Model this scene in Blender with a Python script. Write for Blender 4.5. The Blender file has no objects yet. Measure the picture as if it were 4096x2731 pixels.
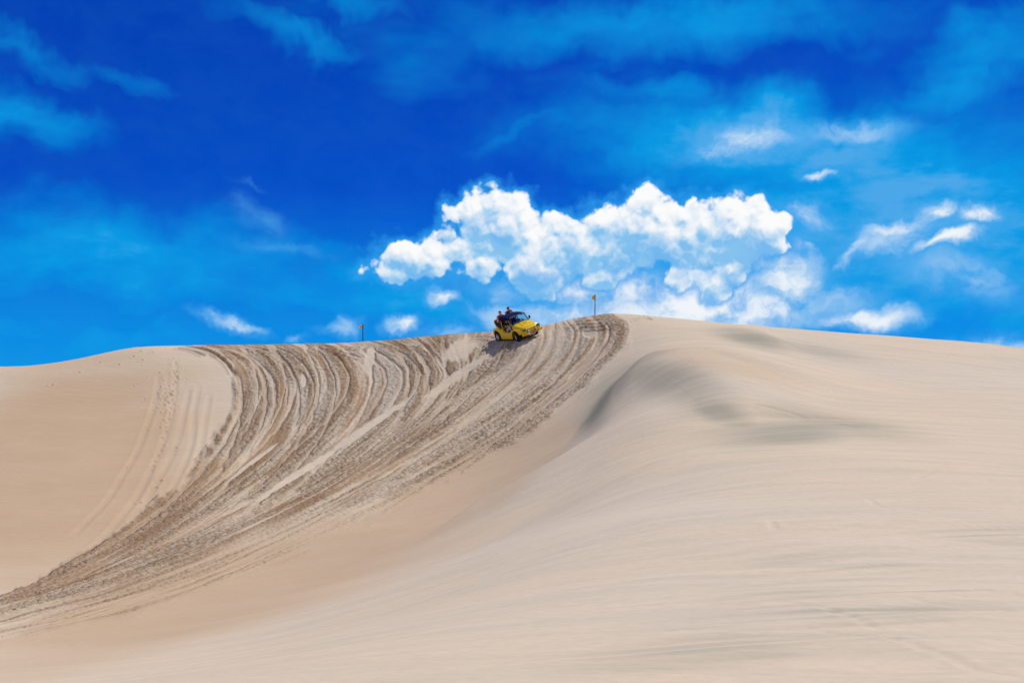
import bpy, bmesh, math, random
import numpy as np
from mathutils import Vector, Matrix

random.seed(7)
S = bpy.context.scene
COL = S.collection
R = math.radians

# ------------------------------------------------------------------ camera
FPX, CX, CY, EYE = 5689.0, 2048.0, 1365.5, 1.7      # 50 mm lens on a 36 mm frame, 4096 px wide
PITCH = math.atan((1850.0 - CY) / FPX)
cam_data = bpy.data.cameras.new('camera')
cam_data.lens, cam_data.sensor_width, cam_data.clip_end, cam_data.clip_start = 50.0, 36.0, 20000.0, 0.1
cam = bpy.data.objects.new('camera', cam_data)
cam.location = (0, 0, EYE)
cam.rotation_euler = (math.pi / 2 + PITCH, 0, 0)
COL.objects.link(cam)
S.camera = cam

# ------------------------------------------------------------------ light
SUN_EL, SUN_AZ = R(63), R(58)                        # azimuth clockwise from straight ahead
SUN_DIR = Vector((math.sin(SUN_AZ) * math.cos(SUN_EL), math.cos(SUN_AZ) * math.cos(SUN_EL), math.sin(SUN_EL)))
sun = bpy.data.lights.new('sun', 'SUN')
sun.energy, sun.angle, sun.color = 4.0, R(0.53), (1.0, 0.965, 0.90)
sun_ob = bpy.data.objects.new('sun', sun)
sun_ob.rotation_euler = SUN_DIR.to_track_quat('Z', 'Y').to_euler()
sun_ob.location = (0, 0, 60)
COL.objects.link(sun_ob)

S.view_settings.view_transform = 'Standard'
S.view_settings.look = 'None'
S.view_settings.gamma = 1.0
S.view_settings.exposure = 0.0
S.view_settings.use_curve_mapping = False
S.cycles.use_denoising = True
S.cycles.max_bounces = 6
S.cycles.use_adaptive_sampling = True
S.cycles.adaptive_threshold = 0.012
S.cycles.adaptive_min_samples = 12


def direction(px, py):
    """World direction through a point of the photograph."""
    a, b = (px - CX) / FPX, -(py - CY) / FPX
    return Vector((a, math.cos(PITCH) - b * math.sin(PITCH), math.sin(PITCH) + b * math.cos(PITCH)))


def azel(px, py):
    d = direction(px, py).normalized()
    return math.atan2(d.x, d.y), math.asin(d.z)


class Nodes:
    """Small helper around a node tree."""
    def __init__(self, tree):
        self.t, self.l = tree, tree.links

    def new(self, kind, **props):
        n = self.t.nodes.new(kind)
        for k, v in props.items():
            setattr(n, k, v)
        return n

    def put(self, sock, v):
        if isinstance(v, bpy.types.NodeSocket):
            self.l.new(v, sock)
        elif v is not None:
            sock.default_value = v

    def math(self, op, a, b=None, c=None, clamp=False):
        n = self.new('ShaderNodeMath', operation=op, use_clamp=clamp)
        for i, v in enumerate((a, b, c)):
            self.put(n.inputs[i], v)
        return n.outputs[0]

    def vec(self, op, a, b=None, c=None, out=0):
        n = self.new('ShaderNodeVectorMath', operation=op)
        for i, v in enumerate((a, b, c)):
            if v is not None:
                self.put(n.inputs[i], v)
        return n.outputs['Value'] if op in ('LENGTH', 'DOT_PRODUCT', 'DISTANCE') else n.outputs[0]

    def noise(self, v, scale, detail=4.0, rough=0.5, distortion=0.0, color=False, lac=2.0, dims='3D'):
        n = self.new('ShaderNodeTexNoise', noise_dimensions=dims)
        self.put(n.inputs['Vector'], v)
        for k, x in (('Scale', scale), ('Detail', detail), ('Roughness', rough), ('Distortion', distortion), ('Lacunarity', lac)):
            self.put(n.inputs[k], x)
        return n.outputs['Color'] if color else n.outputs[0]

    def smooth(self, v, lo, hi, a=0.0, b=1.0):
        n = self.new('ShaderNodeMapRange', interpolation_type='SMOOTHSTEP')
        for i, x in enumerate((v, lo, hi, a, b)):
            self.put(n.inputs[i], x)
        return n.outputs[0]

    def lin(self, v, lo, hi, a=0.0, b=1.0):
        n = self.new('ShaderNodeMapRange')
        for i, x in enumerate((v, lo, hi, a, b)):
            self.put(n.inputs[i], x)
        return n.outputs[0]

    def mix(self, f, a, b, mode='MIX'):
        n = self.new('ShaderNodeMix', data_type='RGBA', blend_type=mode)
        self.put(n.inputs[0], f)
        self.put(n.inputs[6], a if isinstance(a, bpy.types.NodeSocket) else tuple(a) + (1,) * (4 - len(a)))
        self.put(n.inputs[7], b if isinstance(b, bpy.types.NodeSocket) else tuple(b) + (1,) * (4 - len(b)))
        return n.outputs[2]

    def ramp(self, f, stops, interp='LINEAR'):
        n = self.new('ShaderNodeValToRGB')
        n.color_ramp.interpolation = interp
        e = n.color_ramp.elements
        while len(e) < len(stops):
            e.new(0.5)
        for i, (p, c) in enumerate(stops):
            e[i].position, e[i].color = p, tuple(c) + (1,)
        self.put(n.inputs[0], f)
        return n.outputs[0]

    def xyz(self, x, y, z):
        n = self.new('ShaderNodeCombineXYZ')
        for i, v in enumerate((x, y, z)):
            self.put(n.inputs[i], v)
        return n.outputs[0]

# ------------------------------------------------------------------ sky and clouds
world = bpy.data.worlds.new('World')
S.world = world
world.use_nodes = True
W = Nodes(world.node_tree)
sky = W.new('ShaderNodeTexSky', sky_type='NISHITA', sun_disc=False)
sky.sun_elevation, sky.sun_rotation = SUN_EL, SUN_AZ
sky.altitude, sky.air_density, sky.dust_density, sky.ozone_density = 5000, 1.0, 0.0, 10.0
sep = W.new('ShaderNodeSeparateColor')
W.put(sep.inputs[0], W.vec('SCALE', sky.outputs[0]))
sep.inputs[0].links[0].from_node.inputs['Scale'].default_value = 0.1
comb = W.new('ShaderNodeCombineColor')                  # the deep polarised blue of the photograph
W.put(comb.inputs[0], W.math('POWER', sep.outputs[0], 3.0))
W.put(comb.inputs[1], W.math('MULTIPLY', W.math('POWER', sep.outputs[1], 1.70), 0.92))
W.put(comb.inputs[2], W.math('MULTIPLY', W.math('POWER', sep.outputs[2], 0.80), 1.0))
clear = comb.outputs[0]

KP = 5.689                                               # one unit = a thousand pixels of the photograph


def uv(px, py):
    a, e = azel(px, py)
    return a * KP, e * KP


nd = W.vec('NORMALIZE', W.new('ShaderNodeTexCoord').outputs['Generated'])
sx = W.new('ShaderNodeSeparateXYZ')
W.put(sx.inputs[0], nd)
az = W.math('MULTIPLY', W.math('ARCTAN2', sx.outputs[0], sx.outputs[1]), KP)
el = W.math('MULTIPLY', W.math('ARCSINE', sx.outputs[2]), KP)
PUV = W.xyz(az, el, 0.0)
N3 = W.vec('SCALE', nd)
N3.node.inputs['Scale'].default_value = KP

PUFFS = [  # px, py, rx, ry
    (2000, 920, 150, 100), (2240, 1010, 150, 100), (2560, 930, 170, 115), (2950, 930, 180, 110), (2140, 1080, 105, 105), (2420, 1010, 130, 90), (2740, 960, 130, 90), (1660, 1050, 130, 62),
    (1990, 822, 78, 60), (1905, 838, 64, 50), (2066, 838, 52, 50), (2035, 890, 92, 58), (1955, 880, 60, 40), (1850, 1000, 64, 44), (1944, 985, 92, 52), (2080, 936, 88, 52), (1930, 1050, 50, 52),
    (1655, 1040, 112, 66), (1604, 1000, 44, 38), (1732, 1000, 50, 44), (1592, 1082, 60, 22), (1723, 1080, 60, 34), (1812, 874, 26, 30), (1863, 868, 13, 22), (1808, 951, 22, 20), (1826, 895, 9, 7),
    (2216, 904, 60, 46), (2284, 925, 58, 46), (2182, 985, 96, 66), (2140, 1062, 62, 82), (2165, 1140, 60, 52), (2290, 1010, 60, 50),
    (2573, 822, 72, 60), (2420, 898, 76, 64), (2505, 886, 70, 60), (2640, 872, 84, 70), (2737, 868, 52, 52), (2590, 945, 104, 66), (2454, 950, 54, 42), (2505, 990, 48, 40), (2690, 960, 70, 60),
    (2915, 856, 72, 58), (3008, 858, 48, 54), (3060, 915, 86, 74), (2975, 940, 112, 78), (2815, 915, 72, 70), (3075, 975, 68, 38), (2850, 1000, 80, 60),
    (2420, 1108, 84, 44), (2709, 1125, 84, 38), (2845, 1135, 62, 54), (2925, 1068, 62, 48),
]
SOFT = [  # px, py, rx, ry, rotation, strength
    (935, 1302, 190, 52, 20, 0.80), (1370, 1312, 130, 50, -8, 0.55), (1190, 1365, 90, 26, -14, 0.40), (3210, 868, 130, 80, 12, 0.72), (3160, 1120, 220, 200, 0, 0.86), (3480, 1270, 280, 70, -6, 0.86),
    (2800, 1200, 520, 180, 2, 1.0), (2420, 1050, 360, 200, 0, 0.74), (2200, 1150, 320, 170, 0, 0.74), (2960, 1010, 280, 150, 0, 0.80), (2620, 950, 300, 150, 0, 0.72), (2130, 960, 200, 130, 0, 0.66),
    (3850, 1110, 340, 150, 8, 0.50), (3560, 975, 330, 100, -14, 0.62), (2000, 1250, 260, 80, 0, 0.56), (1780, 1310, 220, 50, 0, 0.50), (1900, 1110, 240, 150, 0, 0.34),
    (3300, 1200, 300, 130, 0, 0.55), (4050, 1380, 340, 80, 0, 0.60), (2970, 555, 350, 100, -8, 0.70), (3420, 518, 290, 76, 6, 0.54), (1040, 870, 170, 90, 28, 0.28), (1150, 1000, 280, 44, 8, 0.28), (1010, 740, 110, 26, 4, 0.18),
    (2020, 1190, 90, 30, 0, 0.45), (1660, 1060, 190, 110, 0, 0.42), (3800, 965, 210, 62, -16, 0.92), (3560, 930, 230, 60, -10, 0.74), (3400, 1015, 140, 54, -38, 0.74), (3735, 850, 120, 66, -20, 0.90),
    (3930, 846, 150, 58, -4, 0.92), (3287, 707, 92, 30, -6, 0.85), (3231, 998, 44, 28, 0, 0.66), (1757, 1190, 116, 56, 10, 0.85), (1612, 1290, 112, 50, -14, 0.85), (2720, 1275, 850, 140, 0, 0.88), (2250, 1270, 460, 110, 0, 0.72), (2480, 1170, 620, 150, 0, 0.86), (3000, 1230, 420, 110, 0, 0.9),
]
VEIL = [
    (500, 1060, 1250, 280, 4, 0.80), (1150, 1010, 620, 150, 14, 0.48), (90, 470, 330, 120, 12, 0.66), (120, 240, 360, 80, 8, 0.40), (540, 345, 190, 60, 16, 0.34), (3150, 560, 1200, 210, 4, 1.05),
    (2650, 400, 520, 110, 6, 0.55), (2700, 90, 1150, 170, 2, 0.66), (3850, 260, 560, 170, -28, 0.64), (3700, 780, 800, 300, 0, 1.05), (1150, 170, 360, 80, 10, 0.46), (300, 1330, 1500, 130, 0, 0.62),
    (1800, 1230, 1400, 240, 0, 0.80), (3300, 1150, 1500, 380, 0, 1.0), (2150, 520, 320, 60, -10, 0.36), (1420, 60, 340, 80, 14, 0.44), (2400, 1050, 900, 260, 0, 0.8), (3700, 930, 1500, 620, 0, 1.0), (3300, 620, 1300, 260, 6, 0.95), (3300, 1260, 1500, 220, 0, 1.0),
]


def blob_group(name, blobs, power):
    """Node group: largest of a set of round swellings at fixed bearings in the sky."""
    g = bpy.data.node_groups.new(name, 'ShaderNodeTree')
    g.interface.new_socket('P', in_out='INPUT', socket_type='NodeSocketVector')
    g.interface.new_socket('F', in_out='OUTPUT', socket_type='NodeSocketFloat')
    G = Nodes(g)
    gi, go = G.new('NodeGroupInput'), G.new('NodeGroupOutput')
    total = None
    for b in blobs:
        u, v = uv(b[0], b[1])
        rot = R(b[4]) if len(b) > 4 else 0.0
        k = b[5] if len(b) > 5 else 1.0
        rx, ry = b[2] / 1000, b[3] / 1000
        if rot:
            # image y runs down, elevation up
            c, s = math.cos(-rot), math.sin(-rot)
            d = G.vec('SUBTRACT', gi.outputs[0], (u, v, 0))
            d = G.xyz(G.vec('DOT_PRODUCT', d, (c / rx, s / rx, 0)), G.vec('DOT_PRODUCT', d, (-s / ry, c / ry, 0)), 0.0)
        else:
            d = G.vec('MULTIPLY_ADD', gi.outputs[0], (1 / rx, 1 / ry, 0), (-u / rx, -v / ry, 0))
        r = G.vec('LENGTH', d)
        if power == 1:                                   # cone-like dome, negative outside
            f = G.math('MULTIPLY_ADD', r, -min(rx, ry) / 0.06, min(rx, ry) / 0.06)
            total = f if total is None else G.math('SMOOTH_MAX', total, f, 0.25)
        else:                                            # soft bump
            f = G.math('MULTIPLY', G.smooth(r, 1.25, 0.0), k)
            total = f if total is None else G.math('SMOOTH_MAX', total, f, 0.08)
    G.put(go.inputs[0], total)
    return g


g_puff, g_soft, g_veil = blob_group('cumulus_heads', PUFFS, 1), blob_group('cloud_haze', SOFT, 2), blob_group('cirrus_veil', VEIL, 2)


def use(g, p):
    n = W.new('ShaderNodeGroup')
    n.node_tree = g
    W.put(n.inputs[0], p)
    return n.outputs[0]


def dome(p, scale, smooth=False):
    n = W.new('ShaderNodeTexVoronoi', voronoi_dimensions='2D', feature='F1')
    W.put(n.inputs['Vector'], p)
    n.inputs['Scale'].default_value = scale
    d = n.outputs['Distance']
    return W.math('SUBTRACT', 0.45, d)


def warp(p, amount, scale, detail=3.0):
    c = W.noise(p, scale, detail, 0.55, color=True, dims='2D')
    d = W.vec('MULTIPLY_ADD', c, (amount, amount, 0), (-0.5 * amount, -0.5 * amount, 0))
    return W.vec('ADD', p, d)


Q1, Q2 = warp(PUV, 0.070, 9.0, 3.0), warp(PUV, 0.026, 24.0, 2.0)


def cumulus(off):
    a, b = (W.vec('ADD', Q1, off), W.vec('ADD', Q2, off)) if off else (Q1, Q2)
    f = use(g_puff, a)
    f = W.math('MULTIPLY_ADD', dome(b, 8.5), 0.80, W.math('ADD', f, 0.24))
    f = W.math('MULTIPLY_ADD', dome(b, 19.0), 0.42, f)
    return W.math('MULTIPLY_ADD', dome(b, 43.0), 0.16, f)


D0 = cumulus(None)
D1 = cumulus((0.007, 0.022, 0))
light = W.math('SUBTRACT', D0, D1)                       # positive where the head falls away upward
deep = W.smooth(use(g_puff, W.vec('ADD', Q1, (0.012, 0.075, 0))), -0.45, 0.95)   # how much cloud stands above: 0 at the tops
body = W.math('MULTIPLY_ADD', W.noise(Q2, 7.0, 5, 0.6, dims='2D'), 0.95, -0.475)
gap = W.smooth(W.noise(Q1, 6.5, 4, 0.55, dims='2D'), 0.36, 0.60)
low = W.smooth(el, uv(2048, 1230)[1], uv(2048, 960)[1])  # the bank dissolves in haze towards its foot
hold = W.math('MULTIPLY_ADD', low, 0.32, 0.34)
keep = W.math('MULTIPLY_ADD', gap, W.math('SUBTRACT', 1.0, hold), hold)
alpha_c = W.math('MULTIPLY', W.smooth(D0, -0.10, 0.22), W.math('MULTIPLY_ADD', W.math('SUBTRACT', 1.0, keep), W.math('MULTIPLY', deep, -1.0), 1.0))
shade = W.math('ADD', W.math('MULTIPLY_ADD', deep, -0.44, W.math('MULTIPLY_ADD', light, 0.80, 0.66)), W.math('MULTIPLY', body, W.math('MULTIPLY_ADD', deep, 0.9, 1.0)), clamp=True)

qs = warp(warp(PUV, 0.14, 4.0, 4.0), 0.045, 15.0, 4.0)
soft = use(g_soft, qs)
soft = W.math('MULTIPLY', soft, W.smooth(W.noise(W.vec('MULTIPLY', qs, (1, 1.5, 1)), 5.0, 5, 0.6, dims='2D'), 0.25, 0.66, 0.55, 1.12))

qv = warp(warp(PUV, 0.42, 1.7, 4.0), 0.08, 9.0, 3.0)
veil = use(g_veil, qv)
vn = W.noise(W.vec('MULTIPLY', N3, (0.85, 0.85, 2.0)), 1.0, 4, 0.58)
wisps = W.noise(W.vec('MULTIPLY', N3, (1.0, 1.0, 2.6)), 3.2, 5, 0.60)
veil = W.math('MULTIPLY', veil, W.smooth(wisps, 0.30, 0.68, 0.76, 1.10))
every = W.math('MAXIMUM', W.math('MULTIPLY', W.smooth(vn, 0.50, 0.80), 0.40), W.smooth(el, 1.25, 0.25, 0.0, 0.58))     # thin cloud drifting over all of the sky
# beyond the view the sky goes on with clouds of the same kind
away = W.math('MAXIMUM', W.smooth(W.math('ABSOLUTE', az), 2.3, 3.2), W.smooth(el, 2.0, 2.9))
heaps = W.math('MULTIPLY', W.smooth(W.noise(W.vec('MULTIPLY', N3, (1, 1, 1.5)), 0.75, 6, 0.6), 0.47, 0.62), away)
veil = W.math('MINIMUM', W.math('MAXIMUM', veil, every), 1.0)


def thin(f, base):
    c = W.mix(W.math('MULTIPLY', W.math('MULTIPLY', f, 1.25, clamp=True), 0.95), base, (0.002, 0.345, 0.80))
    return W.mix(W.math('MULTIPLY', W.smooth(f, 0.72, 1.1), 0.30), c, (0.28, 0.56, 0.88))


open_sky = W.mix(heaps, thin(every, clear), (0.72, 0.79, 0.88))
sa = W.math('MINIMUM', soft, 1.1)
col = thin(veil, clear)
col = W.mix(W.smooth(sa, 0.0, 0.55, 0.0, 0.80), col, (0.085, 0.42, 0.86))
col = W.mix(W.smooth(sa, 0.25, 0.95, 0.0, 0.95), col, (0.62, 0.76, 0.91))
col = W.mix(W.smooth(sa, 0.62, 1.05, 0.0, 0.9), col, (0.90, 0.93, 0.96))
col = W.mix(heaps, col, (0.72, 0.79, 0.88))
cc = W.ramp(shade, [(0.0, (0.24, 0.54, 0.86)), (0.30, (0.45, 0.68, 0.89)), (0.58, (0.72, 0.82, 0.92)), (0.85, (0.92, 0.94, 0.96)), (1.0, (0.97, 0.97, 0.97))])
heads = W.mix(W.smooth(D0, -0.75, 0.15, 0.0, 0.85), col, (0.03, 0.36, 0.85))
heads = W.mix(alpha_c, heads, cc)


def background(c):
    n = W.new('ShaderNodeBackground')
    W.put(n.inputs[0], W.vec('SCALE', c))
    n.inputs[0].links[0].from_node.inputs['Scale'].default_value = 10.0
    n.inputs[1].default_value = 0.1
    return n.outputs[0]


def within(v, lo, hi):
    return W.math('MULTIPLY', W.math('GREATER_THAN', v, lo), W.math('LESS_THAN', v, hi))


def either(f, a, b):
    n = W.new('ShaderNodeMixShader')
    W.put(n.inputs[0], f)
    W.put(n.inputs[1], a)
    W.put(n.inputs[2], b)
    return n.outputs[0]


# the costly cloud shapes are only worked out for the bearings where they stand
lo_u, hi_v = uv(1180, 1300)[0], uv(2000, 640)[1]
bank = W.math('MULTIPLY', within(az, lo_u, uv(3420, 1300)[0]), within(el, uv(2000, 1330)[1], hi_v))
sector = W.math('MULTIPLY', within(az, -4.3, 4.3), within(el, 0.0, 2.8))
world.node_tree.nodes.remove(world.node_tree.nodes['Background'])
out = world.node_tree.nodes['World Output']
W.put(out.inputs[0], either(sector, background(open_sky), either(bank, background(col), background(heads))))
world.cycles.sampling_method = 'MANUAL'
world.cycles.sample_map_resolution = 512

# ------------------------------------------------------------------ dune
def unproject(px, py, y):
    d = direction(px, py)
    k = y / d.y
    return (d.x * k, y, EYE + d.z * k)


# control points: for columns of the photograph, image row -> forward distance in metres
CREST = [(0, 1471), (130, 1466), (300, 1440), (420, 1412), (520, 1391), (600, 1384), (750, 1382), (900, 1380),
         (1200, 1375), (1450, 1368), (1700, 1346), (1900, 1331), (2000, 1326), (2200, 1296), (2290, 1278), (2370, 1265),
         (2480, 1259), (2600, 1262), (2800, 1281), (3100, 1311), (3500, 1343), (3800, 1369), (4096, 1398)]
CREST_Y = [(-1500, 76), (0, 83), (600, 87), (1200, 90), (1700, 90), (2000, 88.6), (2250, 85.5), (2480, 83), (2800, 84), (3300, 88), (4096, 92), (5600, 96)]
COLS = {
    -1500: [(1640, 76), (1900, 64), (2250, 50), (2500, 38), (2731, 22)],
    0: [(1620, 76), (1800, 70), (2000, 63), (2200, 56), (2430, 47), (2580, 37), (2731, 20)],
    500: [(1550, 80), (1750, 73), (2000, 64), (2200, 57), (2390, 48.5), (2550, 36), (2731, 16)],
    1000: [(1500, 83), (1700, 76), (1900, 69), (2100, 62), (2260, 55.5), (2400, 45), (2550, 29), (2731, 12.5)],
    1500: [(1480, 84), (1650, 78), (1850, 71.5), (2020, 65), (2160, 57.5), (2300, 45), (2480, 25), (2731, 11.5)],
    2000: [(1480, 82), (1620, 77), (1760, 72), (1880, 66.5), (2000, 58.5), (2150, 43), (2350, 24), (2731, 11)],
    2300: [(1450, 79), (1600, 73), (1720, 67), (1830, 59.5), (1980, 46), (2200, 27.5), (2450, 17), (2731, 11)],
    2600: [(1350, 78), (1450, 72), (1560, 65), (1700, 55), (1850, 44), (2050, 31), (2350, 19), (2731, 11)],
    3200: [(1400, 78), (1500, 70), (1620, 60), (1780, 47), (1980, 33), (2300, 20), (2731, 11)],
    4096: [(1480, 80), (1560, 70), (1680, 58), (1850, 42), (2050, 29), (2350, 18.5), (2731, 11)],
    5600: [(1640, 76), (1800, 58), (2000, 40), (2300, 24), (2731, 13)],
}
cp = []
for px, pts in COLS.items():
    cp += [unproject(px, py, y) for py, y in pts]
cxs, cys = zip(*CREST_Y)
for px, py in [(-1500, 1560), (-600, 1510)] + CREST + [(4800, 1470), (5600, 1540)]:
    y = float(np.interp(px, cxs, cys))
    c = unproject(px, py, y)
    cp.append(c)
    # the lee behind the crest falls away
    k1, k2 = (y + 7) / y, (y + 20) / y
    cp.append((c[0] * k1, y + 7, c[2] - 0.9))
    cp.append((c[0] * k2, y + 20, c[2] - 4.2))
# the bank that carries the buggy: contact points of its four wheels
WHEEL_RR = Vector(unproject(1996, 1366, 85.8))
WHEEL_FR = Vector(unproject(2070, 1368, 84.0))
WHEEL_FL = Vector(unproject(2158, 1332, 84.65))
WHEEL_RL = WHEEL_RR + WHEEL_FL - WHEEL_FR
cp += [tuple(w) for w in (WHEEL_RR, WHEEL_FR, WHEEL_FL)]
for x in (-9, -3, 3, 9):
    cp.append((x, 4.0, -0.05 - 0.03 * abs(x) + 0.01 * x))
    cp.append((x, -8.0, 0.1))
cp = np.array(cp)


def tps_fit(pts, lam):
    n = len(pts)
    p = pts[:, :2] / 40.0
    d = np.sqrt(((p[:, None] - p[None]) ** 2).sum(-1))
    K = np.where(d > 0, d * d * np.log(np.maximum(d, 1e-9)), 0) + lam * np.eye(n)
    P = np.hstack([np.ones((n, 1)), p])
    A = np.zeros((n + 3, n + 3))
    A[:n, :n], A[:n, n:], A[n:, :n] = K, P, P.T
    return np.linalg.solve(A, np.concatenate([pts[:, 2], np.zeros(3)]))


SOL = tps_fit(cp, 3e-5)


def tps(x, y):
    x, y = x / 40.0, y / 40.0
    n = len(cp)
    z = SOL[n] + SOL[n + 1] * x + SOL[n + 2] * y
    for i in range(n):
        q = (x - cp[i, 0] / 40.0) ** 2 + (y - cp[i, 1] / 40.0) ** 2 + 1e-12
        z = z + SOL[i] * 0.5 * q * np.log(q)
    return z


def sstep(v, a, b):
    t = np.clip((v - a) / (b - a), 0, 1)
    return t * t * (3 - 2 * t)


_rng = np.random.RandomState(11)
_perm = _rng.permutation(4096)
_gx, _gy = np.cos(_rng.rand(4096) * 6.2832), np.sin(_rng.rand(4096) * 6.2832)
_ga = _rng.rand(4096) * 6.2832
_gx, _gy = np.cos(_ga), np.sin(_ga)


def gnoise(x, y, seed=0):
    x, y = x + seed * 17.31, y + seed * 9.77
    xi, yi = np.floor(x).astype(np.int64), np.floor(y).astype(np.int64)
    xf, yf = x - xi, y - yi
    u, v = xf * xf * xf * (xf * (xf * 6 - 15) + 10), yf * yf * yf * (yf * (yf * 6 - 15) + 10)

    def g(ix, iy, dx, dy):
        h = _perm[(_perm[ix & 4095] + iy) & 4095]
        return _gx[h] * dx + _gy[h] * dy
    a = g(xi, yi, xf, yf) * (1 - u) + g(xi + 1, yi, xf - 1, yf) * u
    b = g(xi, yi + 1, xf, yf - 1) * (1 - u) + g(xi + 1, yi + 1, xf - 1, yf - 1) * u
    return (a * (1 - v) + b * v) * 1.5


# polar sheet round the viewpoint, finest where the tracks are, out to the horizon
th_in = np.linspace(-R(22.3), R(22.3), 1060)
g = R(22.3) + (math.pi - R(22.3)) * (np.linspace(0, 1, 61)[1:] ** 1.8)
TH = np.concatenate([-g[::-1][1:], th_in, g])         # the last column meets the first across the seam
RR = np.concatenate([np.geomspace(0.8, 9.0, 36)[:-1], np.geomspace(9.0, 42.0, 250)[:-1], np.linspace(42.0, 93.5, 660)[:-1],
                     np.geomspace(93.5, 135, 46)[:-1], np.geomspace(135, 6000, 34)])
RAD, THE = np.meshgrid(RR, TH, indexing='ij')
GX, GY = RAD * np.sin(THE), RAD * np.cos(THE)
NR, NC = GX.shape
X, Y = GX.ravel(), GY.ravel()
near = (np.abs(THE.ravel()) < R(52)) & (RAD.ravel() < 190)
far_z = (-3.0 + 2.2 * gnoise(X / 45, Y / 70, 3) + 1.0 * gnoise(X / 17, Y / 24, 4)) * sstep(np.hypot(X, Y), 6, 60)
far_z = far_z * (1 - sstep(np.hypot(X, Y), 1500, 5000)) - 6 * sstep(np.hypot(X, Y), 130, 400)
Z = far_z.copy()
wn = (1 - sstep(np.abs(THE.ravel()), R(30), R(52))) * (1 - sstep(RAD.ravel(), 112, 190))


def cubic(a, step, n, axis):
    """Cubic interpolation from every step-th sample to all n samples."""
    a = np.moveaxis(a, axis, 0)
    k = np.arange(n) / step
    i = np.clip(k.astype(int), 1, a.shape[0] - 3)
    f = (k - i)[:, None]
    o = (-f * (f - 1) * (f - 2) / 6 * a[i - 1] + (f + 1) * (f - 1) * (f - 2) / 2 * a[i]
         - (f + 1) * f * (f - 2) / 2 * a[i + 1] + (f + 1) * f * (f - 1) / 6 * a[i + 2])
    return np.moveaxis(o, 0, axis)


r1 = int(np.searchsorted(RR, 195)) + 1
c0, c1 = int(np.searchsorted(TH, -R(56))), int(np.searchsorted(TH, R(56)))
kr, kc = np.arange(0, r1 + 12, 4), np.arange(c0, c1 + 12, 4)
ZS = tps(GX[np.ix_(kr, kc)], GY[np.ix_(kr, kc)])
ZS = cubic(cubic(ZS, 4, r1, 0), 4, c1 - c0, 1)
ZF = np.zeros((NR, NC))
ZF[:r1, c0:c1] = ZS
Z[near] = ZF.ravel()[near] * wn[near] + far_z[near] * (1 - wn[near])


def project(x, y, z):
    """Pixel of the photograph in which a point is seen (used to lay traced tracks out on the ground)."""
    dz = z - EYE
    f = y * math.cos(PITCH) + dz * math.sin(PITCH)
    f = np.where(f > 0.3, f, 0.3)
    return CX + FPX * x / f, CY - FPX * (-y * math.sin(PITCH) + dz * math.cos(PITCH)) / f


BASE = Z.copy()
U, V = project(X, Y, BASE)
ang = (BASE - EYE) / RAD.ravel()
front = (np.abs(THE.ravel()) < R(25)) & (RAD.ravel() < 96) & (RAD.ravel() > 6)
# only the near side of the crest is worked on by pixel
crest_row = np.argmax(np.where(RR[:, None] < 100, ang.reshape(NR, NC), -9), axis=0)
before_crest = (np.arange(NR)[:, None] <= crest_row[None, :] + 8).ravel()
front &= before_crest

sub = np.flatnonzero(front & (np.arange(NR)[:, None] <= crest_row[None, :] - 3).ravel())[::3]


def ground_at(px, py):
    """Point of the ground that the photograph shows at a pixel."""
    i = sub[np.argmin((U[sub] - px) ** 2 + (V[sub] - py) ** 2)]
    return X[i], Y[i]


# --- family of tracks: five guides traced from the photograph, others between them
def resample(pts, n):
    p = np.array(pts, float)
    # Catmull-Rom through the traced points
    q = np.vstack([2 * p[0] - p[1], p, 2 * p[-1] - p[-2]])
    out = []
    for i in range(1, len(q) - 2):
        t = np.linspace(0, 1, 40, endpoint=False)[:, None]
        a, b, c, d = q[i - 1], q[i], q[i + 1], q[i + 2]
        out.append(0.5 * (2 * b + (c - a) * t + (2 * a - 5 * b + 4 * c - d) * t ** 2 + (3 * b - a - 3 * c + d) * t ** 3))
    out = np.vstack(out + [p[-1:]])
    s = np.concatenate([[0], np.cumsum(np.hypot(*np.diff(out, axis=0).T))])
    k = np.linspace(0, s[-1], n)
    return np.stack([np.interp(k, s, out[:, 0]), np.interp(k, s, out[:, 1])], 1)


GUIDES = [
    (0.00, [(690, 1376), (800, 1400), (880, 1450), (915, 1530), (908, 1640), (836, 1780), (700, 1930), (480, 2110), (210, 2280), (0, 2375), (-140, 2410)]),
    (0.17, [(900, 1374), (985, 1405), (1055, 1470), (1080, 1560), (1050, 1680), (960, 1820), (800, 1980), (580, 2140), (280, 2300), (0, 2400), (-140, 2438)]),
    (0.34, [(1160, 1366), (1240, 1400), (1300, 1470), (1320, 1560), (1270, 1690), (1150, 1830), (960, 1980), (690, 2150), (340, 2310), (0, 2418), (-140, 2455)]),
    (0.52, [(1560, 1350), (1650, 1390), (1715, 1450), (1735, 1510), (1690, 1610), (1570, 1740), (1330, 1910), (920, 2120), (440, 2310), (0, 2438), (-140, 2475)]),
    (0.66, [(1985, 1318), (1950, 1400), (1905, 1480), (1830, 1560), (1730, 1660), (1560, 1790), (1290, 1960), (930, 2140), (470, 2320), (0, 2455), (-140, 2492)]),
    (0.82, [(2260, 1275), (2290, 1330), (2265, 1400), (2180, 1500), (2040, 1610), (1840, 1745), (1520, 1940), (1120, 2145), (610, 2350), (0, 2520), (-140, 2560)]),
    (1.00, [(2480, 1250), (2530, 1300), (2520, 1370), (2450, 1450), (2330, 1560), (2150, 1720), (1830, 1930), (1380, 2160), (790, 2395), (0, 2600), (-140, 2640)]),
]
NS, NT = 1300, 1000
gs = np.array([a for a, _ in GUIDES])
gc = np.stack([resample(p, NT) for _, p in GUIDES])       # guide, t, xy
ss = np.linspace(0, 1, NS)
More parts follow.
